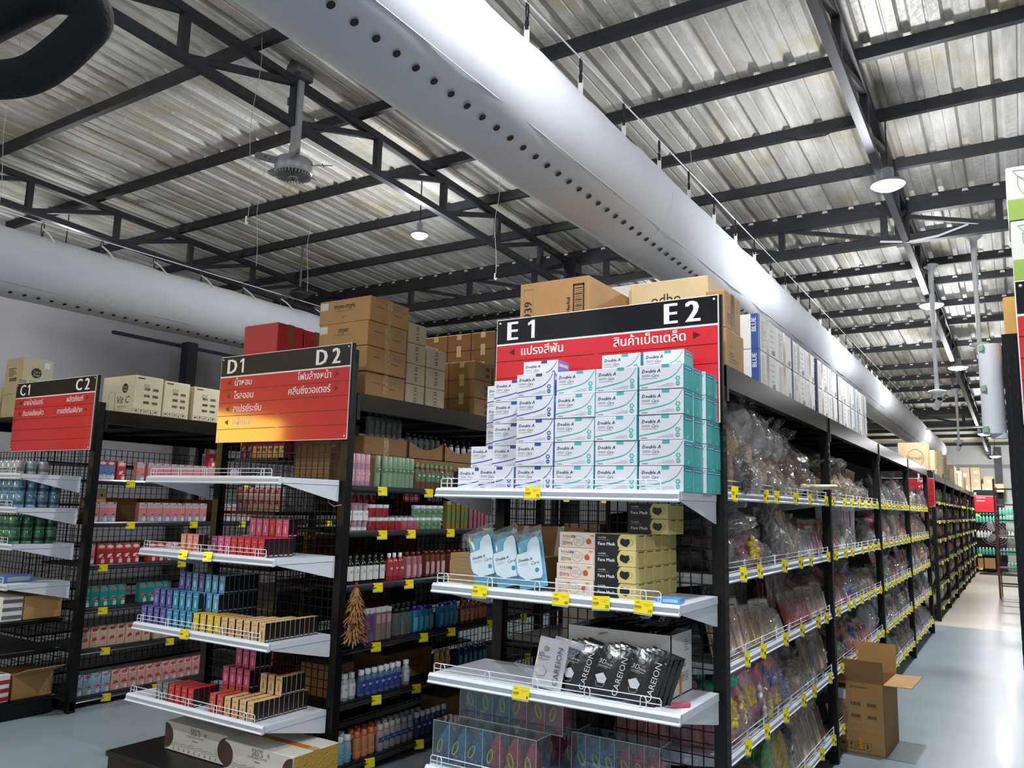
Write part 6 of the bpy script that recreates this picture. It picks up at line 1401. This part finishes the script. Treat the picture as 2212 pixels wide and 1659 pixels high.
# bay two
shelfrow(1, 4, [('bag', 'gold', 5.86, 6, .2, .17, .23, .16), ('pillow', 'tan', 5.9, 2, .6, .5, .08, .24, .24), ('bag', 'mauve', 7.0, 2, .16, .16, .13, .14), ('bag', 'grey', 7.3, 2, .18, .18, .16, .16), ('bag', 'brown', 7.1, 2, .3, .22, .26, .2, 0, 0, .14), ('box', 'tan', 7.7, 1, .1, .2, .3, .2, .0, 0, .1)])
shelfrow(1, 3, [('packet', 'green', 5.86, 2, .1, .1, .15, .02), ('packet', 'coral', 6.05, 2, .09, .1, .16, .02), ('packet', 'white', 6.25, 4, .1, .11, .18, .02), ('bag', 'silver', 6.5, 2, .16, .2, .18, .1), ('box', 'beige', 6.0, 4, .2, .18, .22, .2, 0, 0, .12), ('box', 'white', 6.75, 8, .09, .07, .33, .18), ('bag', 'tan', 7.6, 2, .15, .17, .2, .16)])
shelfrow(1, 2, [('packet', 'white', 5.86, 5, .09, .12, .14, .02), ('packet', 'pink', 6.1, 4, .09, .13, .17, .03), ('bag', 'red', 5.9, 3, .22, .24, .26, .2, 0, 0, .12), ('bag', 'coral', 6.3, 3, .18, .18, .24, .16), ('bag', 'beige', 6.9, 4, .2, .2, .17, .2), ('sticks', 'brown', 7.0, 3, .2, .26, .3, .1, 0, 0, .1), ('packet', 'hotpink', 7.6, 2, .1, .12, .18, .02)])
shelfrow(1, 1, [('packet', 'beige', 5.86, 4, .06, .14, .12, .02), ('bag', 'green', 6.05, 1, .1, .2, .17, .14), ('bag', 'brown', 6.0, 5, .3, .3, .3, .26, 0, 0, .12), ('bag', 'coral', 6.3, 3, .17, .2, .22, .14), ('packet', 'red', 6.7, 6, .09, .13, .2, .03), ('bag', 'white', 7.4, 3, .12, .14, .3, .14)])
shelfrow(1, 0, [('packet', 'yellow', 5.86, 3, .06, .1, .16, .02), ('bag', 'black', 6.0, 4, .2, .2, .2, .16), ('packet', 'red', 6.75, 3, .1, .12, .2, .02), ('bag', 'grey', 7.0, 5, .17, .18, .24, .16)])
rr = random.Random(5)
seqs = [['grey', 'black', 'tan', 'mauve', 'brown', 'silver'], ['yellow', 'hotpink', 'orange', 'coral', 'white', 'grey', 'pink'], ['hotpink', 'grey', 'black', 'red', 'tan', 'green'], ['black', 'grey', 'plum', 'pink', 'silver', 'beige'], ['black', 'tan', 'grey', 'green', 'white']]
for bay in (2, 3):
    for lv in range(5):
        y = EY[bay] + .12; items = []
        while y < EY[bay + 1] - .14:
            c = rr.choice(seqs[4 - lv]); k = rr.choice(['bag', 'bag', 'packet']); w = rr.choice([.16, .2]); h = rr.choice([.18, .24, .3])
            if bay == 3: c = rr.choice(['pink', 'white', 'mauve', 'silver', 'beige'] + seqs[4 - lv][:2])
            items.append((k, c, y, 1, .1, w, h, .16 if k == 'bag' else .02)); y += w * (.9 if k == 'bag' else .55)
        shelfrow(bay, lv, items)
# pale wooden stick item poking out over the top shelf
t = thing('wooden_paddle', 'pale wooden back scratcher poking out over the top aisle shelf', 'paddle', (-1.06, 5.35, 1.735))
MB().tube([(-.12, -.3, 0), (-.02, 0, .02), (.04, .28, .03)], [.03, .016, .016], PAL['cream'], 8).cyl((.05, .28, .03), (.05, .3, -.06), .006, PAL['cream'], 6).build('handle', t)
# ================================================================== goods on far row J
for b in range(6):
    for lv, z in enumerate([.17, .5, .85, 1.2, 1.5, 1.8]):
        y = JY[b] + .2; i = 0
        while y < JY[b + 1] - .15:
            c = rr.choice([['cream', 'tan', 'white', 'grey'], ['silver', 'beige', 'grey'], ['pink', 'tan', 'silver', 'brown'], ['pink', 'beige', 'tan', 'mauve'], ['hotpink', 'white', 'brown', 'pink'], ['white', 'cream', 'hotpink']][(b + lv) % 6]); k = 'bag' if rr.random() < .75 else 'box'
            g, f_ = goods(k, c, i % 3, .24, .26, .2)
            single(g, 'goods_bag' if k == 'bag' else 'goods_box', '%s %s on far row J, bay %s, %s board, %s along' % (c, NM[k], ['one', 'two', 'three', 'four', 'five', 'six'][b], DW[lv], od(i)), 'bag' if k == 'bag' else 'box', (-1.26, y, z + .013), 0, 'goods on far row J')
            y += .34 + .06 * b; i += 1
# dark goods on the hidden sides so the racks read full from the end
for nm, x, ys, zs in (('E', -1.95, (3.7, 5.6), [.17, .555, .93, 1.305, 1.665, 1.95]), ('D', -4.25, (3.75, 5.7), [.12, .45, .8, 1.15, 1.5, 1.85])):
    for i, z in enumerate(zs):
        y = ys[0]; k = 0
        while y < ys[1]:
            col = rr.choice(['black', 'brown', 'navy', 'red', 'beige', 'white']); g, _ = goods('box', col, 0, .2, .2, .2)
            if z < 1.9: single(g, 'goods_box', '%s box on the hidden side of row %s, %s board, %s along' % (col, nm, LEVEL[i], od(k)), 'box', (x, y, z + .007), PI, 'boxes on hidden shelf sides')
            y += .3; k += 1
